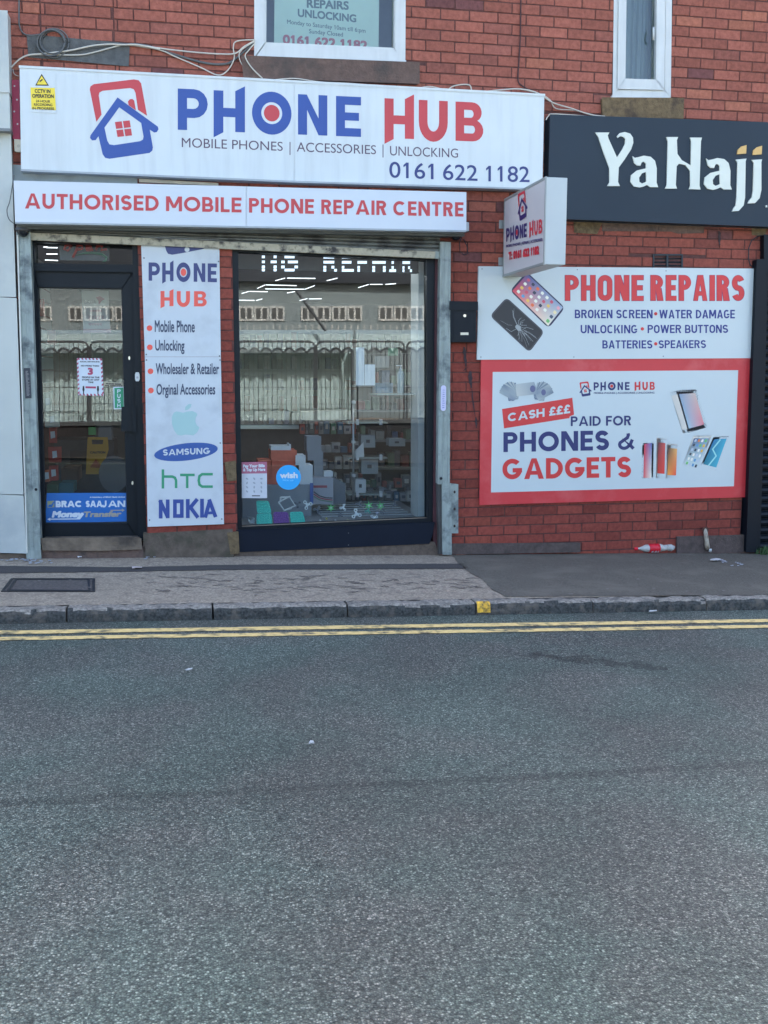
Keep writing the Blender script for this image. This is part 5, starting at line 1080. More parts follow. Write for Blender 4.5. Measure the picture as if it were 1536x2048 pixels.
# spinners
def spinner(x, y, m, arms, label, grp, r=22, rot=0.5, hub=None):
    cx, cy = Z7([(x, y)])[0]; Y = .35; c = P(cx, cy, Y); k = r / 3.072 * .0044; o = thing('fidget_spinner', label, 'toy', c, grp); b = MB(); n = 14
    def disc(ct, rr, t0=0, t=.01): 
        b.prism([ct + Vector((math.cos(a) * rr, t0, math.sin(a) * rr)) for a in [2 * math.pi * i / n for i in range(n)]], Vector((0, t, 0)))
    if arms == 3:
        disc(c, k * .42)
        for i in range(3):
            a = rot + i * 2.0944; e = c + Vector((math.cos(a) * k, 0.0005 * (i + 1), math.sin(a) * k)); disc(e, k * .48); d = (e - c).normalized(); s = Vector((-d.z, 0, d.x)) * k * .28; b.prism([c + s + Vector((0, .002, 0)), e + s + Vector((0, .002, 0)), e - s + Vector((0, .002, 0)), c - s + Vector((0, .002, 0))], Vector((0, .007, 0)))
        b.build('body', m, o); h = MB(); b = h
        for i in range(3):
            a = rot + i * 2.0944; disc(c + Vector((math.cos(a) * k, -.001, math.sin(a) * k)), k * .2, 0, .002)
        h.build('bearings', mat('print_dark', (0,) * 3), o)
    else:
        pts = []
        for i in range(12): a = rot + i * math.pi / 6; rr = k * (1.35 if i % 2 else .45); pts.append(c + Vector((math.cos(a) * rr, 0, math.sin(a) * rr)))
        b.prism(pts, Vector((0, .008, 0))); b.build('body', m, o); b = h = MB(); disc(c + Vector((0, -.001, 0)), k * .25, 0, .002); h.build('hub', m_wbox, o)
    return o
m_lime = mat('plastic_lime', (.10, .48, .14), .4); m_pl = mat('plastic_white', (.62, .66, .68), .4); m_pg = mat('plastic_smoke', (.10, .11, .14), .4); m_py = mat('plastic_yellow', (.42, .36, .06), .4)
GS = 'fidget spinners scattered on the display ledge'
for x, y, m, a_, r_, lb in ((537, 705, m_pl, 3, 22, 'white spinner left of all, above the teal pop toy'), (757, 722, m_pl, 3, 16, 'white spinner between two green ones'), (838, 762, m_pl, 3, 24, 'large white spinner at the middle front'), (947, 786, m_pl, 3, 18, 'white spinner at the front, right of the large one'), (682, 724, m_lime, 6, 22, 'green star spinner leftmost of the three'), (915, 710, m_lime, 6, 24, 'green star spinner in the middle of the three'), (987, 712, m_lime, 6, 22, 'green star spinner rightmost of the three'), (476, 702, m_pg, 3, 17, 'dark spinner between the cube frame and white spinner'), (598, 735, m_pg, 3, 18, 'dark spinner below the leftmost white spinner'), (855, 700, m_pg, 3, 15, 'dark spinner left of the middle green star'), (1075, 702, m_pg, 3, 15, 'dark spinner at the far right of the ledge'), (910, 742, mat('plastic_aqua', (.05, .3, .26), .4), 3, 15, 'aqua spinner under the middle green star'), (658, 803, m_py, 3, 14, 'yellow spinner at the front left of the ledge'), (740, 770, m_pg, 3, 12, 'small dark spinner near the middle front'), (1000, 748, m_pg, 3, 12, 'small dark spinner under the rightmost green star')):
    spinner(x, y, m, a_, lb, GS, r_, random.uniform(0, 2))
for x, y, c, lb in ((615, 805, (.5, .5, .5), 'tiny white bead at the left of the yellow spinner'), (710, 803, (.5, .5, .48), 'tiny white bead right of the yellow spinner'), (785, 800, (.4, .42, .3), 'tiny olive bead at the front centre'), (965, 755, (.4, .4, .5), 'tiny lilac bead near the right white spinner')):
    cx, cy = Z7([(x, y)])[0]; tag(lathe([(.004, -.012), (.013, -.004), (.013, .004), (.004, .012)], P(cx, cy, .3), 10).build('bead', mat('bead%s' % lb[:12], c, .4), smooth=True), lb, 'bead')
sc_ = thing('crumpled_wrap', 'pale crumpled plastic wrap in the left corner of the display', 'wrap', P(500, 1040, .2)); b = MB()
pts = [P(*Z7([(160 + random.uniform(0, 70), 775 + random.uniform(0, 55))])[0], .2 + random.uniform(0, .1)) for _ in range(22)]
for i in range(20): b.add(pts[i:i + 3], [(0, 1, 2)])
b.build('film', mat('wrap', (.35, .38, .4), .3), sc_, recalc=False)
# ---- stickers on the shop window (inner face) ----
m_wish = mat('sticker_azure', (.02, .36, .74), .4); jw = at(.074)
w1 = thing('round_sticker', 'round bright blue sticker with white wish lettering on the shop window', 'sticker', P(577, 954, .07)); decal('disc', [circ(577, 954.7, 24.8, 40)], jw, m_wish, w1)
b = MB(); text(b, 'wish', 440 + 368 / 3.072, 780 + 542 / 3.072, 440 + 478 / 3.072, 780 + 542 / 3.072, 12, 12, jw, .06)
b.build('lettering', m_pl, w1, recalc=False)
b = MB(); text(b, 'PICK UP', 440 + 386 / 3.072, 780 + 558 / 3.072, 440 + 452 / 3.072, 780 + 560 / 3.072, 2.6, 2.6, jw, .05); b.build('small_lettering', mat('azure_pale', (.2, .6, .85), .4), w1, recalc=False)
w2 = thing('bills_notice', 'pink and white notice reading Pay Your Bills & Top Up Here on the window', 'notice', P(508, 960, .07))
decal('sheet', [Z7([(133, 443), (288, 441), (289, 664), (134, 664)])], jw, m_wbox, w2); decal('pink_header', [Z7([(133, 443), (288, 441), (288, 512), (133, 514)])], jw, mat('notice_pink', (.42, .13, .19), .6), w2, .0016)
T(w2, m_pl, 'Pay Your Bills', 486, 780 + 477 / 3.072, 529.5, 780 + 474 / 3.072, 6.3, 6.3, jw, .08, lift=.0024); T(w2, m_pl, '& Top Up Here', 486, 780 + 500 / 3.072, 530.5, 780 + 497 / 3.072, 6.3, 6.3, jw, .08, lift=.0024)
b = MB()
for i in range(3):
    for j in range(4): b.flat([[q + OUT * .0018 for q in pp(Z7(circ(166 + i * 44, 545 + j * 26, 9, 8, 5, random.uniform(0, 2))), jw)]])
b.build('pictograms', mat('pict_grey', (.33, .36, .38), .6), w2, recalc=False); decal('footer_mark', [Z7(rc(196, 647, 246, 653))], jw, mat('print_dark', (0,) * 3), w2, .0018)
# ---- door interior and door stickers ----
jd = at(.119); jdf = lambda x, y: P(x, y, .119)
d1 = thing('transfer_sticker', 'blue BRAC SAAJAN MoneyTransfer sticker across the bottom of the door glass', 'sticker', P(172, 1017, .12))
decal('sheet', [Z5([(312, 688), (850, 686), (851, 878), (302, 888)])], jd, mat('sticker_blue', (.01, .13, .42), .35), d1)
x5 = lambda v: v / 3.339; y5 = lambda v: 780 + v / 3.339
m_sw = mat('sticker_white', (.62, .68, .72), .4)
T(d1, m_sw, 'A Subsidiary of BRAC Bank Limited', x5(600), y5(720), x5(835), y5(718), 2.6, 2.6, jd, .05, lift=.0018)
ST(d1, m_sw, 'BRAC', x5(372), y5(783), x5(550), y5(782), 43 / 3.339, jd, t=.29, gap=.05, lift=.0018); ST(d1, m_sw, 'SAAJAN'.replace('J', 'U') if 0 else 'SAA', x5(572), y5(782), x5(684), y5(782), 43 / 3.339, jd, t=.29, gap=.04, lift=.0018)
b = MB(); g_ = lambda l: b.flat([[q + OUT * .0019 for q in pp(Z5(l), jd)]])
g_(ribbon([(706, 738), (706, 768), (700, 777), (690, 778), (684, 768)], 11)); b.build('lettering', m_sw, d1, recalc=False)
ST(d1, m_sw, 'AN', x5(722), y5(782), x5(837), y5(781), 43 / 3.339, jd, t=.29, gap=.04, lift=.0018)
T(d1, m_sw, 'Money', x5(345), y5(852), x5(552), y5(850), 44 / 3.339, 44 / 3.339, jd, .09, lift=.0018, shear=.22); T(d1, mat('sticker_gold', (.34, .31, .25), .5), 'Transfer', x5(552), y5(849), x5(806), y5(846), 38 / 3.339, 38 / 3.339, jd, .07, lift=.0022, shear=.22)
decal('left_arrow', [Z5([(316, 863), (336, 852), (336, 859), (530, 857), (556, 826), (564, 826), (534, 864), (336, 866), (336, 874)])], jd, m_sw, d1, .0018)
decal('right_arrow', [Z5([(736, 800), (814, 799), (814, 792), (834, 802), (815, 814), (815, 806), (740, 807)])], jd, mat('sticker_gold', (0,) * 3), d1, .0026)
decal('emblem', [Z5([(316, 742), (362, 739), (364, 783), (318, 786)])], jd, mat('emblem_olive', (.30, .32, .18), .5), d1, .0018); decal('emblem_bar', [Z5([(320, 780), (326, 766), (344, 764), (360, 742), (362, 752), (348, 782)])], jd, mat('sticker_blue', (0,) * 3), d1, .0024)
d2 = thing('push_sticker', 'green vertical PUSH sticker on the door glass beside the handle', 'sticker', P(238, 795, .12)); m_pgn = mat('push_green', (.03, .30, .14), .45)
decal('sheet', [[(226.5, 774), (248.5, 773), (249.5, 817.5), (227.5, 818.5)]], jd, m_sw, d2); decal('green_field', [[(228.5, 776), (246.5, 775), (247.5, 815.5), (229.5, 816.5)]], jd, m_pgn, d2, .0016)
for i, ch in enumerate('PUSH'): ST(d2, m_sw, ch, 234.5, 786.5 + i * 9.4, 241.3, 786.4 + i * 9.4, 7.6, jd, t=.22, lift=.0024)
d3 = thing('camera_notice_strip', 'narrow beige notice strip above the green PUSH sticker', 'notice', P(227, 769, .12)); decal('sheet', [[(207.5, 763), (246.5, 765), (247.5, 773.5), (209, 773)]], jd, mat('beige', (.42, .38, .26), .6), d3)
T(d3, m_k, 'PLEASE RING', 212, 768.6, 242, 769.8, 2.6, 2.6, jd, .1, lift=.0018); T(d3, m_k, 'FOR ASSISTANCE', 210, 772.6, 245, 773.2, 2.4, 2.4, jd, .1, lift=.0018)
d4 = thing('limit_notice', 'white notice with red hatched border and a large red 3 on the door glass', 'notice', P(181, 754, .12)); m_hr = mat('hatch_red', (.42, .05, .11), .5)
q = [(153.5, 716), (204, 716.5), (207.5, 791.5), (156.5, 790.5)]; decal('sheet', [q], jd, m_sw, d4); f = bil(q)
b = MB()
for i in range(9):
    for e0, e1 in (((0, 1), (1, 1)), ((0, 0), (1, 0))) if i < 7 else ():
        u = i / 7 + .03; v0, v1 = (1, .955) if e0[1] else (.045, 0); b.flat([[q_ + OUT * .0016 for q_ in pp([f(u, v0), f(u + .07, v0), f(min(1, u + .1), v1), f(u + .03, v1)], jd)]])
    v = i / 9 + .03
    for u0, u1 in ((0, .06), (.94, 1)): b.flat([[q_ + OUT * .0016 for q_ in pp([f(u0, v), f(u1, v + .03), f(u1, v + .085), f(u0, v + .055)], jd)]])
b.build('hatched_border', m_hr, d4, recalc=False)
T(d4, m_hr, '3', 175.5, 749.5, 186, 749.8, 14, 14, jd, .08, lift=.002)
for s, u0, u1, y, h in (('SOCIAL DISTANCING', 160, 199, 724.5, 2.6), ('NO MORE THAN', 162, 198, 733, 3), ('PEOPLE IN THE', 164, 199, 756, 3.2), ('STORE AT ANY', 164, 199, 761, 3.2), ('TIME', 176, 187, 766, 3.2)): T(d4, m_k, s, u0, y, u1, y + .4, h, h, jd, .06, lift=.002)
for x in (167, 196): decal('figure_symbol', [[(x - 1.5, 772), (x + 1.5, 772), (x + 2.2, 780), (x + 1, 783), (x + 1, 788), (x - 1, 788), (x - 1, 783), (x - 2.2, 780)]], jd, m_k, d4, .002)
decal('spacing_bar', [[(171, 772.5), (192, 773), (192, 777), (171, 776.5)]], jd, m_hr, d4, .002)
# items inside the door
d5 = thing('wallet_poster', 'faded white poster with a pink bird emblem hanging inside the door', 'poster', P(193, 620, .5)); j5 = at(.5)
decal('sheet', [[(163, 581), (217, 582), (221, 664), (167, 661)]], j5, mat('poster_faded', (.42, .44, .44), .7), d5)
decal('bird_emblem', [Z4([(640, 515), (668, 508), (700, 528), (676, 545), (660, 565), (656, 540)])], j5, mat('bird_pink', (.38, .13, .18), .6), d5, .002); m_fp = mat('faded_ink', (.34, .2, .24), .6)
T(d5, mat('faded_grey', (.24, .25, .26), .6), 'bKash', x5(562), 440 + 558 / 3.339, x5(642), 440 + 560 / 3.339, 7, 7, j5, .04, lift=.002)
decal('foot_strip', [Z4(rc(556, 728, 742, 752))], j5, m_fp, d5, .002)
b = MB()
for yy, x0, x1, s in ((600, 598, 682, 5), (640, 585, 695, 9), (690, 590, 680, 5)):
    y = 440 + yy / 3.339; xa, xb = x0 / 3.339, x1 / 3.339; b.flat([[q_ + OUT * .002 for q_ in pp(rc(xa, y, xb, y + 1), j5)]]); n = 5
    for i in range(n):
        xx = xa + (xb - xa) * (i + .4) / n; b.flat([[q_ + OUT * .0021 for q_ in pp(ribbon([(xx + 2, y), (xx + 2, y + s)], 1), j5)]]); b.flat([[q_ + OUT * .0022 for q_ in pp(ribbon([(xx + 2, y + s * .8), (xx - 1.2, y + s * .5), (xx + 1.6, y + s * .2)], .9), j5)]])
b.build('script_lettering', m_fp, d5, recalc=False)
WF = thing('wet_floor_sign', 'yellow wet floor caution board standing inside the door', 'floor sign', P(195, 945, 1.8)); j6 = at(1.8)
solid('board', Z5([(587, 318), (716, 318), (722, 400), (700, 470), (695, 560), (575, 560)]), 1.8, 1.83, mat('sign_yellow', (.50, .27, .02), .5), WF, .003)
decal('hand_hole', [Z5([(612, 333), (690, 333), (686, 362), (616, 362)])], j6, m_dkw, WF); T(WF, m_k, 'CAUTION', x5(602), y5(424), x5(704), y5(424), 4.6, 4.6, j6, .08, lift=.002)
decal('triangle', [Z5(ribbon([(606, 516), (641, 450), (674, 516), (606, 516)], 7))], j6, mat('bar_red2', (.35, .07, .02), .6), WF, .002)
m_redp = mat('red_plastic', (.38, .045, .035), .45, var=.2, scale=12); m_orp = mat('orange_plastic', (.5, .12, .04), .45, var=.2, scale=12)
GR = 'packets hanging by the door'
for l, Y, m, lb in (([(330, 250), (374, 252), (374, 352), (332, 350)], 1.2, m_redp, 'red packet at the top of the hanging rack by the door'), ([(322, 385), (404, 383), (404, 480), (330, 482)], 1.1, m_redp, 'wide red packet in the middle of the hanging rack'), ([(330, 512), (382, 508), (386, 600), (334, 604)], 1.1, m_redp, 'red packet low on the hanging rack'), ([(296, 540), (322, 538), (326, 610), (300, 612)], 1.0, m_orp, 'orange packet lowest at the left of the rack'), ([(300, 150), (395, 148), (392, 245), (305, 248)], 1.1, mat('cream_packet', (.38, .4, .34), .6, var=.25, scale=14), 'cream packets above the red one on the rack'), ([(293, 20), (345, 10), (335, 140), (300, 145)], 1.0, mat('cream_packet', (0,) * 3), 'pale upright packet at the upper left of the door')):
    o = iobj('hanging_packet', lb, 'packet', Z5(l), Y, .05, m, .004, GR); decal('packet_window', [[(sum(p[0] for p in Z5(l)) / 4 + dx, sum(p[1] for p in Z5(l)) / 4 + dy) for dx, dy in ((-5, -7), (4, -8), (5, 5), (-4, 7))]], at(Y), m_sw, o)
iobj('hanging_packet', 'tall faded red packet high at the left inside the door', 'packet', Z4([(262, 530), (290, 528), (292, 640), (266, 640)]), .9, .04, m_redp, .003, GR)
iobj('hanging_packet', 'salmon packet behind the scalloped reflection left of the notice', 'packet', Z4([(316, 735), (368, 740), (366, 830), (320, 826)]), 1.1, .04, mat('salmon', (.4, .17, .14), .6, var=.2, scale=10), .003, GR)
iobj('brown_carton', 'brown carton on the floor inside the door', 'carton', Z5(rc(412, 522, 520, 612)), 2.0, .4, mat('brown_card', (.13, .08, .05), .8), .003)
iobj('teal_box', 'teal box on the floor at the bottom of the door glass', 'box', Z5(rc(395, 625, 488, 690)), 1.2, .3, mat('teal_card', (.04, .17, .19), .6))
iobj('green_box', 'dark green box left of the teal box inside the door', 'box', Z5(rc(318, 632, 385, 692)), 1.15, .3, mat('green_card', (.06, .13, .06), .6))
iobj('dark_monitor', 'dark screen on the counter seen through the door', 'monitor', Z5([(470, 405), (580, 405), (580, 530), (472, 528)]), 2.4, .05, mat('screen_dark', (.012, .014, .018), .3))
iobj('door_counter', 'dark counter across the shop seen through the door', 'counter', Z5([(290, 335), (760, 335), (760, 690), (290, 690)]), 3.0, .6, mat('counter_dark', (.06, .062, .066), .6, var=.3, scale=4))
iobj('green_note', 'bright green notelet on the counter behind the door glass', 'note', Z5(rc(590, 248, 640, 300)), 2.7, .02, mat('note_green', (.10, .42, .14), .7), .0)
iobj('grey_printer', 'grey printer on the counter behind the door handle', 'printer', Z5([(660, 250), (738, 250), (745, 330), (655, 330)]), 2.8, .3, m_grey)
o = tag(decal('round_mirror', [circ(x5(760), y5(560), 30, 30, 37)], at(1.2), mat('disc_grey', (.11, .12, .13), .5), None), 'large grey disc leaning inside the lower right of the door', 'disc')
b = MB()
for i in range(9): 
    z = -.1 + i * .14; b.box((RX0 + .02, 1.0, z), (RX0 + .05, 3.2, z + .12))
tag(b.build('slat_wall', mat('slatwall', (.30, .32, .31), .6)), 'pale slatted display wall at the left inside the door', 'slat wall')
# neon open sign in the transom
NS = thing('open_sign', 'unlit red cursive open sign with green swoosh behind the glass over the door', 'sign', P(172, 500, .2)); j7 = at(.2)
solid('clear_back', Z4([(395, 140), (730, 150), (728, 272), (400, 268)]), .22, .225, mat('sign_acrylic', (.07, .08, .09), .3), NS)
m_neo = mat('tube_red', (.55, .07, .06), .4)
for l in ([(462, 165), (440, 170), (428, 195), (450, 205), (468, 188), (462, 165), (482, 180)], [(520, 165), (508, 205), (486, 250)], [(512, 178), (545, 165), (552, 190), (512, 200)], [(570, 192), (610, 180), (600, 162), (578, 175), (580, 200), (622, 198)], [(640, 200), (652, 168)], [(648, 182), (675, 165), (682, 175), (675, 200), (715, 195)]):
    MB().tube([P(*p, .2) for p in Z4(l)], .0105, 6).build('lettering', m_neo, NS, smooth=True)
b = MB(); sw = Z4([(510, 235), (560, 222), (620, 220), (680, 228), (712, 250), (705, 272), (685, 278)]); b.tube([P(*p, .2) for p in sw], [.004, .007, .009, .011, .01, .007, .003], 6); b.build('swoosh', mat('tube_green', (.08, .25, .16), .4), NS, smooth=True)
# ================= neighbours =================
LN = thing('white_clad_building', 'neighbouring shopfront clad in pale grey white panels at the left edge', 'building', (-2.2, 0, gz(-2.2)))
m_clad = mat('cladding', A(182, 198, 208, .98), .5, var=.05, scale=2.2, dirt=A(160, 176, 190), dscale=1.2)
def clad(x0t, x1t, yt, x1b, yb, Yf, m=m_clad): return solid('panel', [(-420, yt - 22), (x1t, yt), (x1b, yb), (-420, yb - 10)], Yf, .2, m, LN, .004)
clad(0, 14, 22, 18, 184, -.16); clad(0, 17.5, 187, 19.5, 257, -.15); clad(0, 20.5, 263, 31, 593, -.09); clad(0, 32, 597, 46, 988, -.09); clad(0, 46, 992, 52, 1106, -.09)
solid('rain_lip', [(-420, 240), (20, 257), (20, 262), (-420, 246)], -.18, 0, mat('lip_grey', A(110, 122, 134), .5), LN, .001)
MB().box((-6, .0, -2.1), (P(25, 500).x - .02, .5, 4.6)).build('wall', mat('render_wall', A(120, 120, 122, .8), .9, var=.15), LN)
solid('base_stone', [(-420, 1108), (54, 1108), (54, 1119), (-420, 1125)], -.05, .1, mat('base_grey', A(120, 112, 108, .7), .9, var=.3, scale=12), LN)
solid('corner_trim', [(33.5, 470), (36, 470), (55, 1106), (52.5, 1106)], -.095, -.05, mat('trim_white', A(200, 212, 220), .4), LN)
LS = thing('light_strip', 'narrow pink red strip with white studs between the cladding and the long fascia', 'light strip', P(31, 220, -.02))
solid('strip', [(24, 160), (38, 160), (40, 279), (26, 278)], -.03, .0, mat('strip_pink', A(168, 62, 98, .95), .6, var=.1), LS, .002)
for x, y in ((29, 172), (34, 199.5), (28.5, 223), (35, 248)): decal('stud', [circ(x, y, 1.8, 10)], at(-.031), m_upvc, LS)
JB = thing('junction_box', 'small pale plastic junction box below the pink strip', 'box', P(36, 290, -.02)); solid('case', [(29, 279), (44, 280), (44, 303), (30, 302)], -.05, .0, mat('jb', A(196, 200, 196), .5, var=.05), JB, .003); decal('knob', [circ(37, 292, 3.2, 14)], at(-.0515), mat('jb2', A(170, 176, 176), .5), JB)
# right hand dark roller shutter
RS = thing('dark_roller_shutter', 'dark navy roller shutter with its side rail at the right edge', 'shutter', P(1530, 1104, 0))
m_nv = mat('shutter_navy', A(22, 38, 56, .4), .5, .0, spec=.25, var=.1, scale=6)
solid('guide_rail', [(1514.5, 519), (1532, 519), (1512, 1104), (1493, 1104)], -.08, .1, m_nv, RS, .004)
solid('rail_lip', [(1526, 545), (1536, 545), (1520, 1100), (1511, 1100)], -.05, .1, m_nv, RS, .002)
xa = P(1516, 900).x + .02; b = MB(); z = gz(xa) + .02
while z < P(1560, 540).z:
    ys = [(.03, 0), (.008, .018), (.0, .038), (.008, .058), (.03, .072), (.03, .076)]
    vs = [(X, yy, z + zz) for yy, zz in ys for X in (xa, 7.0)]; b.add(vs, [(2 * k, 2 * k + 1, 2 * k + 3, 2 * k + 2) for k in range(5)]); z += .076
b.build('curtain', m_nv, RS, recalc=False)
solid('junction', [(1529, 470), (1600, 472), (1600, 548), (1529, 546)], -.07, .02, m_nv, RS, .004)
b = MB(); b.tube([P(x, y, -.02) for x, y in Zc(980, 0, 2.763)([(1522, 1300), (1480, 1305), (1445, 1330), (1430, 1370), (1428, 1430), (1438, 1465), (1460, 1480)])], .005); tag(b.build('black_cable', m_black, smooth=True), 'short black cable looping out beside the dark shutter rail', 'cable')
# letter box
LB = thing('letter_box', 'black wall letter box on the brick right of the shutter rail', 'letter box', P(927, 645, -.02)); m_lb = mat('letterbox_black', A(22, 40, 58, .4), .5, .0, spec=.25, var=.06)
solid('body', [(902, 609), (952, 610), (951, 683), (903, 683)], -.09, -.002, m_lb, LB, .003); solid('lid', [(900, 603), (955, 604), (955, 620), (900, 619)], -.1, -.002, m_lb, LB, .004)
solid('door', [(907, 624), (948, 625), (947, 679), (908, 679)], -.095, -.08, m_lb, LB, .002); decal('lock', [circ(929.5, 631.5, 3, 14)], at(-.0965), mat('chrome', (0,) * 3), LB); decal('name_plate', [[(921, 665), (937, 665), (937, 670), (921, 670)]], at(-.0965), mat('chrome2', A(180, 190, 196), .3, .5), LB)
# cables
m_cw = mat('cable_white', A(190, 196, 198), .6); m_cg = mat('cable_grey', A(92, 100, 108, .9), .6)
def smooth_pts(pts, n=6):
    o = []; m_ = len(pts)
    for i in range(m_ - 1):
        p0, p1, p2, p3 = [Vector(pts[max(0, min(m_ - 1, j))]) for j in (i - 1, i, i + 1, i + 2)]
        for k in range(n):
            t = k / n; o.append(.5 * ((2 * p1) + (p2 - p0) * t + (2 * p0 - 5 * p1 + 4 * p2 - p3) * t * t + (3 * p1 - p0 - 3 * p2 + p3) * t ** 3))
    return o + [Vector(pts[-1])]
def cable(pts, Y, r, m, label, name='cable', zf=None):
    q = smooth_pts(zf(pts) if zf else pts); Yf = (lambda i: Y) if not callable(Y) else Y
    o = MB().tube([P(p[0], p[1], Yf(i / len(q))) for i, p in enumerate(q)], r, 6).build(name, m, smooth=True); return tag(o, label, 'cable')
cable([(95, 660), (180, 575), (270, 530), (420, 515), (680, 483), (880, 440), (1050, 425), (1190, 430), (1320, 430), (1536, 475)], -.03, .0062, m_cw, 'white cable rising from the left cladding across the grey stone', zf=ZL)
cable([(270, 528), (420, 524), (740, 528), (880, 508), (1060, 460), (1180, 432), (1330, 440), (1536, 462)], -.022, .0055, m_cw, 'second white cable sagging lower across the grey stone', zf=ZL)
cable(Z1([(750, 245), (900, 268), (1050, 285), (1200, 296), (1290, 293), (1340, 255), (1400, 222)]), -.03, .0055, m_cw, 'white cable running from the grey stone to the wide window')
cable(Z1([(740, 250), (880, 275), (960, 310), (1100, 370), (1195, 412), (1250, 385), (1285, 320), (1280, 260), (1300, 226), (1400, 218)]), -.018, .005, m_cw, 'white cable dipping in a V below the others left of the window')
cable(Z1([(300, 300), (500, 262), (700, 243), (820, 255), (960, 300), (1120, 345), (1230, 352), (1290, 325), (1390, 235)]), -.012, .009, m_cg, 'thick dark grey cable sagging left of the wide window')
cable(Z1([(1400, 225), (1330, 270), (1312, 310), (1340, 370), (1420, 430), (1536, 440)]), -.03, .005, m_cw, 'white cable curving down beside the window sill to the fascia top')
cable(Z1([(1400, 235), (1365, 275), (1345, 310), (1380, 370), (1440, 430)]), -.075, .005, m_cw, 'inner white cable curving down over the sill end')
cable([(545, 160), (590, 157), (640, 164), (700, 167), (760, 172), (800, 174)], -.08, .0045, m_cw, 'white cable lying along the top of the long fascia')
cable([(830, 178), (860, 173), (890, 180)], -.08, .004, m_cw, 'short white cable hump on the fascia top')
cable([(894, 182), (905, 173), (925, 169), (940, 171), (943, 184)], -.08, .005, m_cw, 'white cable hoop standing up on the fascia top')
cable([(965, 184), (1000, 180), (1040, 178), (1075, 186), (1105, 205), (1140, 216), (1180, 229), (1210, 233)], -.05, .0055, m_cw, 'white cable leaving the fascia end down to the dark fascia')
cable([(1040, 178), (1080, 188), (1100, 200), (1112, 217), (1150, 221), (1190, 231)], -.03, .0045, m_cw, 'thinner white cable below the other at the fascia end')
cable([(1092, 240), (1097, 232), (1110, 228), (1200, 234), (1320, 240), (1420, 243), (1600, 249)], -.125, .0045, m_cw, 'thin pale cable along the top edge of the dark fascia')
cable([(1042, -60), (1041, 60), (1038, 120), (1036, 160), (1045, 172), (1070, 186)], -.012, .006, mat('cable_brown', A(76, 52, 56, .8), .7), 'thin dark vertical cable down the brick wall beside the long fascia')
cable([(39, -60), (38, 30), (39, 52), (46, 66), (60, 71), (86, 68)], -.012, .006, m_cg, 'dark cable down the brick at the upper left corner')
cable([(44.5, 20), (44, 30), (28, 350), (20, 400), (14, 420), (18, 438), (29, 448)][2:], -.2, .004, m_cg, 'thin dark cable hanging loosely beside the strip sign')
cable([(26, 138), (27, 145), (31, 150), (37, 152)], -.04, .003, m_cw, 'short loose wire end above the pink strip')
b = MB()
for k in range(5):
    cx, cy, r_ = 104 + random.uniform(-3, 3), 86 + random.uniform(-3, 2), random.uniform(24, 31)
    b.tube([P(cx + r_ * math.cos(a), cy + r_ * .95 * math.sin(a), -.02 - .006 * k) for a in [math.pi * 2 * i / 24 for i in range(25)]], .0055, 6)
tag(b.build('cable_coil', m_cg, smooth=True), 'coil of dark cable hanging on the grey stone block', 'cable coil')
# pipe stub with white residue
pp_ = thing('pipe_stub', 'short pipe stub smeared with white paint at the wall base near the right shutter', 'pipe', P(1412, 1100, -.04)); b = MB()
b.tube([P(1411, 1056, -.03), P(1411, 1064, -.045), P(1413, 1080, -.05), P(1415, 1098, -.05)], [.018, .02, .02, .024], 10).build('pipe', mat('pipe_paint', A(176, 176, 172), .7, var=.25, scale=40, dirt=A(96, 88, 84), dscale=20), pp_, smooth=True)
MB().tube([P(1411, 1060, -.02), P(1411, 1060, -.05)], .03, 8).build('collar', mat('rust', A(84, 64, 60), .9, var=.3, scale=30), pp_)
MB().tube([P(1418, 1100, -.06), P(1423, 1101, -.07)], .016, 8).build('end_cap', m_upvc, pp_, smooth=True)
# crushed bottle
bo = G(1305, 1107); BO = thing('crushed_bottle', 'crushed clear plastic bottle with red label and red cap lying at the wall base', 'bottle', bo)
xl, xr = P(1268, 1100, bo.y).x, P(1349, 1100, bo.y).x; Lb = xr - xl; rb = .053; zc = bo.z + rb * .86 + .006
def ringpt(t, r_, a): return Vector((xl + Lb * t, bo.y + r_ * math.cos(a), zc - (rb - r_) * .5 * 0 + r_ * math.sin(a) * .86))
prof = [(.09, .014), (.12, .016), (.18, .024), (.26, .040), (.32, .045), (.36, .046), (.40, .043), (.50, .044), (.60, .043), (.64, .046), (.72, .040), (.78, .044), (.84, .036), (.90, .043), (.95, .037), (.985, .024)]
n = 18
def shell(pr, m, name, crush=.0, grow=0.0):
    b = MB(); vs = []
    for t, r_ in pr:
        for k in range(n):
            a = 2 * math.pi * k / n; d = 1 - crush * (.5 + .5 * math.sin(t * 31 + a * 2)) * (1 if t > .62 else .25) * (1 if t > .2 else 0); vs.append(ringpt(t, (r_ + grow) * d, a))
    fs = [(j * n + i, j * n + (i + 1) % n, (j + 1) * n + (i + 1) % n, (j + 1) * n + i) for j in range(len(pr) - 1) for i in range(n)]
    return b.add(vs, fs + [tuple(range(n)), tuple(range((len(pr) - 1) * n, len(pr) * n))]).build(name, m, BO, smooth=name != 'body')
m_pet = mat('pet_plastic', A(200, 214, 226, 1.3), .12, var=.2, scale=30, spec=.8, bump=.4, bscale=60); m_pet.node_tree.nodes['Principled BSDF'].inputs['Transmission Weight'].default_value = .45
shell(prof, m_pet, 'body', .3); m_cap = mat('bottle_red', A(214, 30, 56, .95), .4, var=.1); shell([(.34, .046), (.42, .045), (.50, .046), (.60, .045)], m_cap, 'label', .03, .003)
shell([(.0, .015), (.01, .017), (.075, .017), (.085, .015)], m_cap, 'cap')
b = MB()
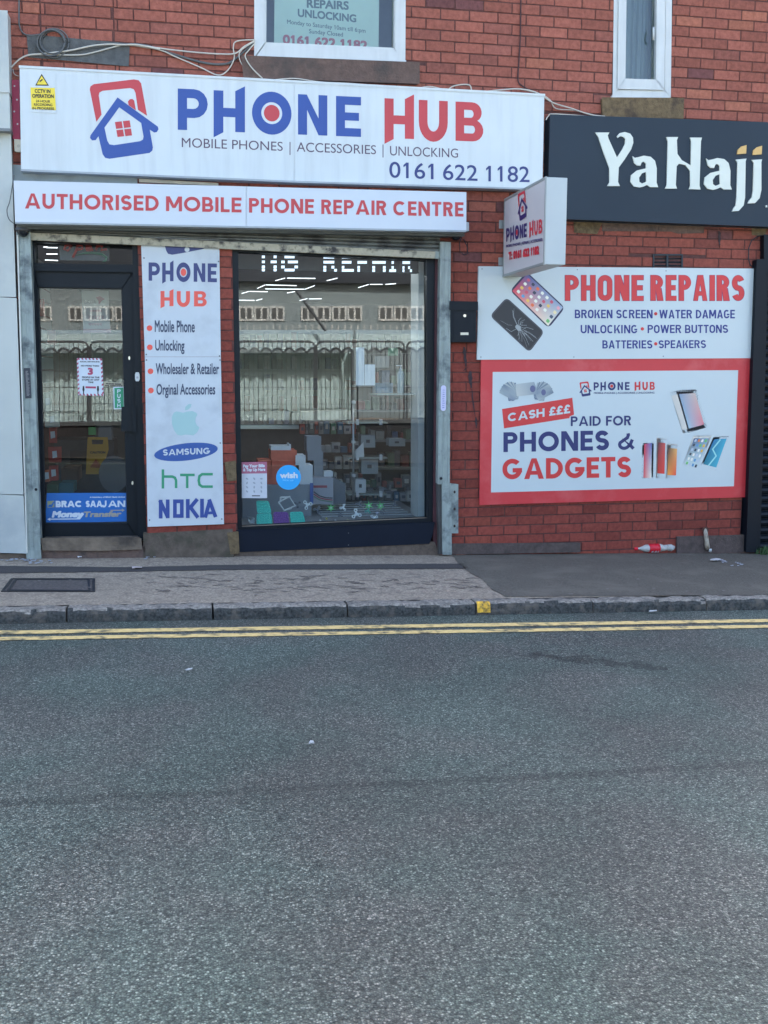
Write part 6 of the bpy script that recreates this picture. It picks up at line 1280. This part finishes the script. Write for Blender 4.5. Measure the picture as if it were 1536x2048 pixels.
for k, (t0, w_) in enumerate(((.38, .06), (.46, .06), (.53, .04))): b.add([ringpt(t, .0525, a) for t, a in ((t0, -2.2), (t0 + w_, -2.2), (t0 + w_ * .7, -2.75), (t0 + w_ * .2, -2.65))], [(0, 1, 2, 3)])
b.build('label_print', mat('label_white', (.7, .7, .72), .5), BO, recalc=False)
# plants
def tuft(cx, cy, n_, h, w_, label, m):
    c = G(cx, cy); b = MB()
    for _ in range(n_):
        x, y = c.x + random.gauss(0, w_), min(-.01, c.y + random.gauss(0, w_ * .5)); hh = h * random.uniform(.4, 1); a = random.uniform(0, 6.28); d = Vector((math.cos(a), math.sin(a), 0)) * .004; l = Vector((random.gauss(0, .35), random.gauss(0, .25), 0)) * hh; p = Vector((x, y, gz(x)))
        b.add([p - d, p + d, p + l * .4 + Vector((0, 0, hh * .6)) + d * .7, p + l * .4 + Vector((0, 0, hh * .6)) - d * .7, p + l + Vector((0, 0, hh))], [(0, 1, 2, 3), (3, 2, 4)])
    return tag(b.build('weed_tuft', m, recalc=False), label, 'weeds')
m_grass = mat('grass', (.06, .12, .04), .7, var=.4, scale=30)
tuft(1533, 1109, 260, .09, .045, 'green weed tuft growing at the foot of the right shutter rail', m_grass)
WP = thing('weed_plant', 'tall leafy weed growing up the cladding at the left edge', 'plant', G(1, 1112)); b = MB(); c = G(-2, 1114)
MB().tube([c, c + Vector((.01, 0, .12)), c + Vector((0, .01, .25))], .004, 5).build('stem', mat('stem', (.09, .07, .03), .8), WP)
for _ in range(130):
    t = random.random(); p = c + Vector((random.gauss(0, .012), -.01, .25 * t)); a = random.uniform(0, 6.28); l = .05 * (1.2 - t); d = Vector((math.cos(a) * l, math.sin(a) * l * .5, random.uniform(-.01, .035))); s = Vector((-d.y, d.x, 0)).normalized() * .006
    b.add([p, p + d * .5 + s, p + d, p + d * .5 - s], [(0, 1, 2, 3)])
b.build('leaves', mat('weed_leaf', (.07, .085, .035), .7, var=.4, scale=40), WP, recalc=False)
# ================= across the street (seen mirrored in the glass) =================
m_tent = mat('tent_vinyl', (.50, .66, .67), .6, var=.08, scale=1.2); m_tentd = mat('tent_side', (.47, .63, .63), .6, var=.08, scale=1.5, stretch=(6, 1, .4)); m_fp2 = mat('fence_pipe', (.10, .11, .12), .5, .5)
def stall(xa, xb, label, side=True):
    o = thing('market_stall', label, 'market stall', RF((xa + xb) / 2, 850, 13.5), 'white market stalls across the street')
    yt, yb = 668, 700; n = max(3, int((xb - xa) / 23)); pts = []
    for i in range(n * 8 + 1):
        t = i / (n * 8); pts.append(RF(xa + (xb - xa) * t, yb + 5 - 9 * abs(math.sin(math.pi * t * n)), 13.5))
    MB().tube([p + Vector((0, .02, 0)) for p in pts], .022, 4).build('piping', m_fp2, o)
    pts += [RF(xb, yt, 13.5), RF(xa, yt, 13.5)]
    MB().prism(pts, Vector((0, -.02, 0))).build('valance', m_tent, o)
    q = [RF(xa, yt, 13.5), RF(xb, yt, 13.5), RF(xb + 2, 660, 16), RF(xa - 2, 660, 16)]; MB().prism(q, Vector((0, -.01, -.03))).build('canopy', m_tent, o)
    if side: MB().prism([RF(xa + 2, 706, 14.2), RF(xb - 2, 706, 14.2), RF(xb - 2, 846, 14.2), RF(xa + 2, 846, 14.2)], Vector((0, -.02, 0))).build('side_sheet', m_tentd, o)
    for x in (xa + 3, xb - 3): a = RF(x, 705, 13.6); MB().tube([a, Vector((a.x, a.y, gz(a.x)))], .025, 6).build('pole', m_fp2, o)
    return o
stall(40, 262, 'white market stall opposite the shop door with scalloped valance'); stall(268, 470, 'white market stall opposite the brick pier'); stall(474, 706, 'white market stall opposite the left half of the shop window'); stall(712, 905, 'white market stall opposite the right half of the window, open behind', False)
MB().tube([RF(588, 575, 13.2), RF(652, 662, 13.2)], .03, 6); b = MB(); b.tube([RF(588, 575, 13.2), RF(652, 662, 13.2)], .035, 6); tag(b.build('leaning_pole', m_fp2), 'dark pole leaning over the market stalls across the street', 'pole')
def fence(xa, xb, label):
    o = thing('mesh_fence', label, 'fence', RF((xa + xb) / 2, 860, 12.5), 'temporary mesh fence panels across the street'); p = [RF(xa, 860, 12.5), RF(xa, 692, 12.5), RF(xa + 4, 685, 12.5), RF(xa + 14, 683, 12.5), RF(xb - 14, 683, 12.5), RF(xb - 4, 685, 12.5), RF(xb, 692, 12.5), RF(xb, 860, 12.5)]
    MB().tube(p, .022, 6).build('frame', m_fp2, o); b = MB()
    k = int((xb - xa) / 9)
    for i in range(1, k): a, c = RF(xa + (xb - xa) * i / k, 684, 12.5), RF(xa + (xb - xa) * i / k, 860, 12.5); b.tube([a, c], .008, 3, cap=False)
    for y in (742, 775, 808): b.tube([RF(xa, y, 12.5), RF(xb, y, 12.5)], .008, 3, cap=False)
    b.build('mesh_wires', m_fp2, o); return o
for a, c, l in ((60, 175, 'mesh fence panel opposite the door, left'), (180, 300, 'mesh fence panel opposite the door, right'), (305, 465, 'mesh fence panel opposite the pier'), (470, 629, 'mesh fence panel opposite the left of the window'), (633, 808, 'mesh fence panel opposite the right of the window'), (814, 960, 'mesh fence panel beyond the right of the window')): fence(a, c, l)
LW = thing('blocker_wall', 'added low dark wall hiding sunlit ground from the glass reflection across the street', 'wall', RF(600, 935, 9.82)); lw = RF(600, 848, 9.82)  # wall added to keep the sunlit ground out of the window reflection
MB().box((-14, lw.y - .22, -2.2), (16, lw.y, lw.z)).build('blocker_body', mat('blocker_dark', (.03, .03, .03), .9, var=.3, scale=12), LW); MB().box((-14, lw.y - .26, lw.z), (16, lw.y + .04, lw.z + .06)).build('coping', mat('blocker_coping', (.10, .11, .11), .9, var=.2), LW)
OB_ = thing('opposite_building', 'long pale three storey building with a dark roof across the street', 'building', RF(600, 900, 34)); zg = -1.9
xw0, xw1 = RF(-900, 600, 34).x, RF(2300, 600, 34).x; yw = RF(600, 600, 34).y; ztp = RF(600, 566, 34).z
MB().box((xw0, yw - 10, zg), (xw1, yw, ztp)).build('wall', mat('opposite_wall', (.215, .27, .28), .85, var=.12, scale=.5), OB_)
MB().prism([Vector((xw0, yw + .4, ztp)), Vector((xw0, yw - 5, ztp + 3.2)), Vector((xw0, yw - 10, ztp))], Vector((xw1 - xw0, 0, 0))).build('roof', mat('opposite_roof', (.035, .04, .045), .8, var=.1), OB_)
m_ow = mat('opposite_window', (.08, .09, .09), .3); m_of = mat('opposite_frame', (.50, .53, .51), .6)
for x in [450 + i * 31 for i in range(-14, 30)]:
    if (x // 31) % 5 == 3: continue
    a, c = RF(x, 616, 34), RF(x + 22, 638, 34); x0, x1 = sorted((a.x, c.x)); z0, z1 = c.z, a.z
    f_ = MB().box((x0 - .08, yw, z0 - .08), (x1 + .08, yw + .06, z1 + .08)).build('window', m_of, OB_); MB().box((x0, yw + .06, z0), ((x0 + x1) / 2 - .04, yw + .065, z1)).box(((x0 + x1) / 2 + .04, yw + .06, z0), (x1, yw + .065, z1)).build('pane', m_ow, f_)
b = MB()
for i in range(-20, 60): x = 480 + i * 13; a, c = RF(x, 650, 33.5), RF(x + 1.5, 668, 33.5); b.box((min(a.x, c.x), yw + .5, c.z), (max(a.x, c.x) + .03, yw + .55, a.z))
b.build('balcony_rail', m_of, OB_)
# soot and tar marks on the brick
m_soot = mat('soot', A(58, 50, 58, 1.0), .9, var=.3, scale=30); rs = random.Random(3)
def mark(x0, y0, x1, y1, w_):
    n = 7; l, r = [], []
    for i in range(n + 1):
        t = i / n; ww = w_ * (.4 + .6 * math.sin(math.pi * min(1, t * 1.1 + .05))) * rs.uniform(.7, 1.2); x = x0 + (x1 - x0) * t + rs.uniform(-.8, .8); y = y0 + (y1 - y0) * t; l.append((x - ww / 2, y)); r.append((x + ww / 2, y))
    decal('soot_mark', [l + r[::-1]], at(-.0045), m_soot, BLD)
for a in ((928, 694, 932, 732, 7), (940, 742, 942, 776, 8), (943, 778, 950, 832, 3), (951, 834, 953, 856, 4), (1438, 462, 1440, 490, 6), (935, 735, 926, 742, 3)): mark(*a)
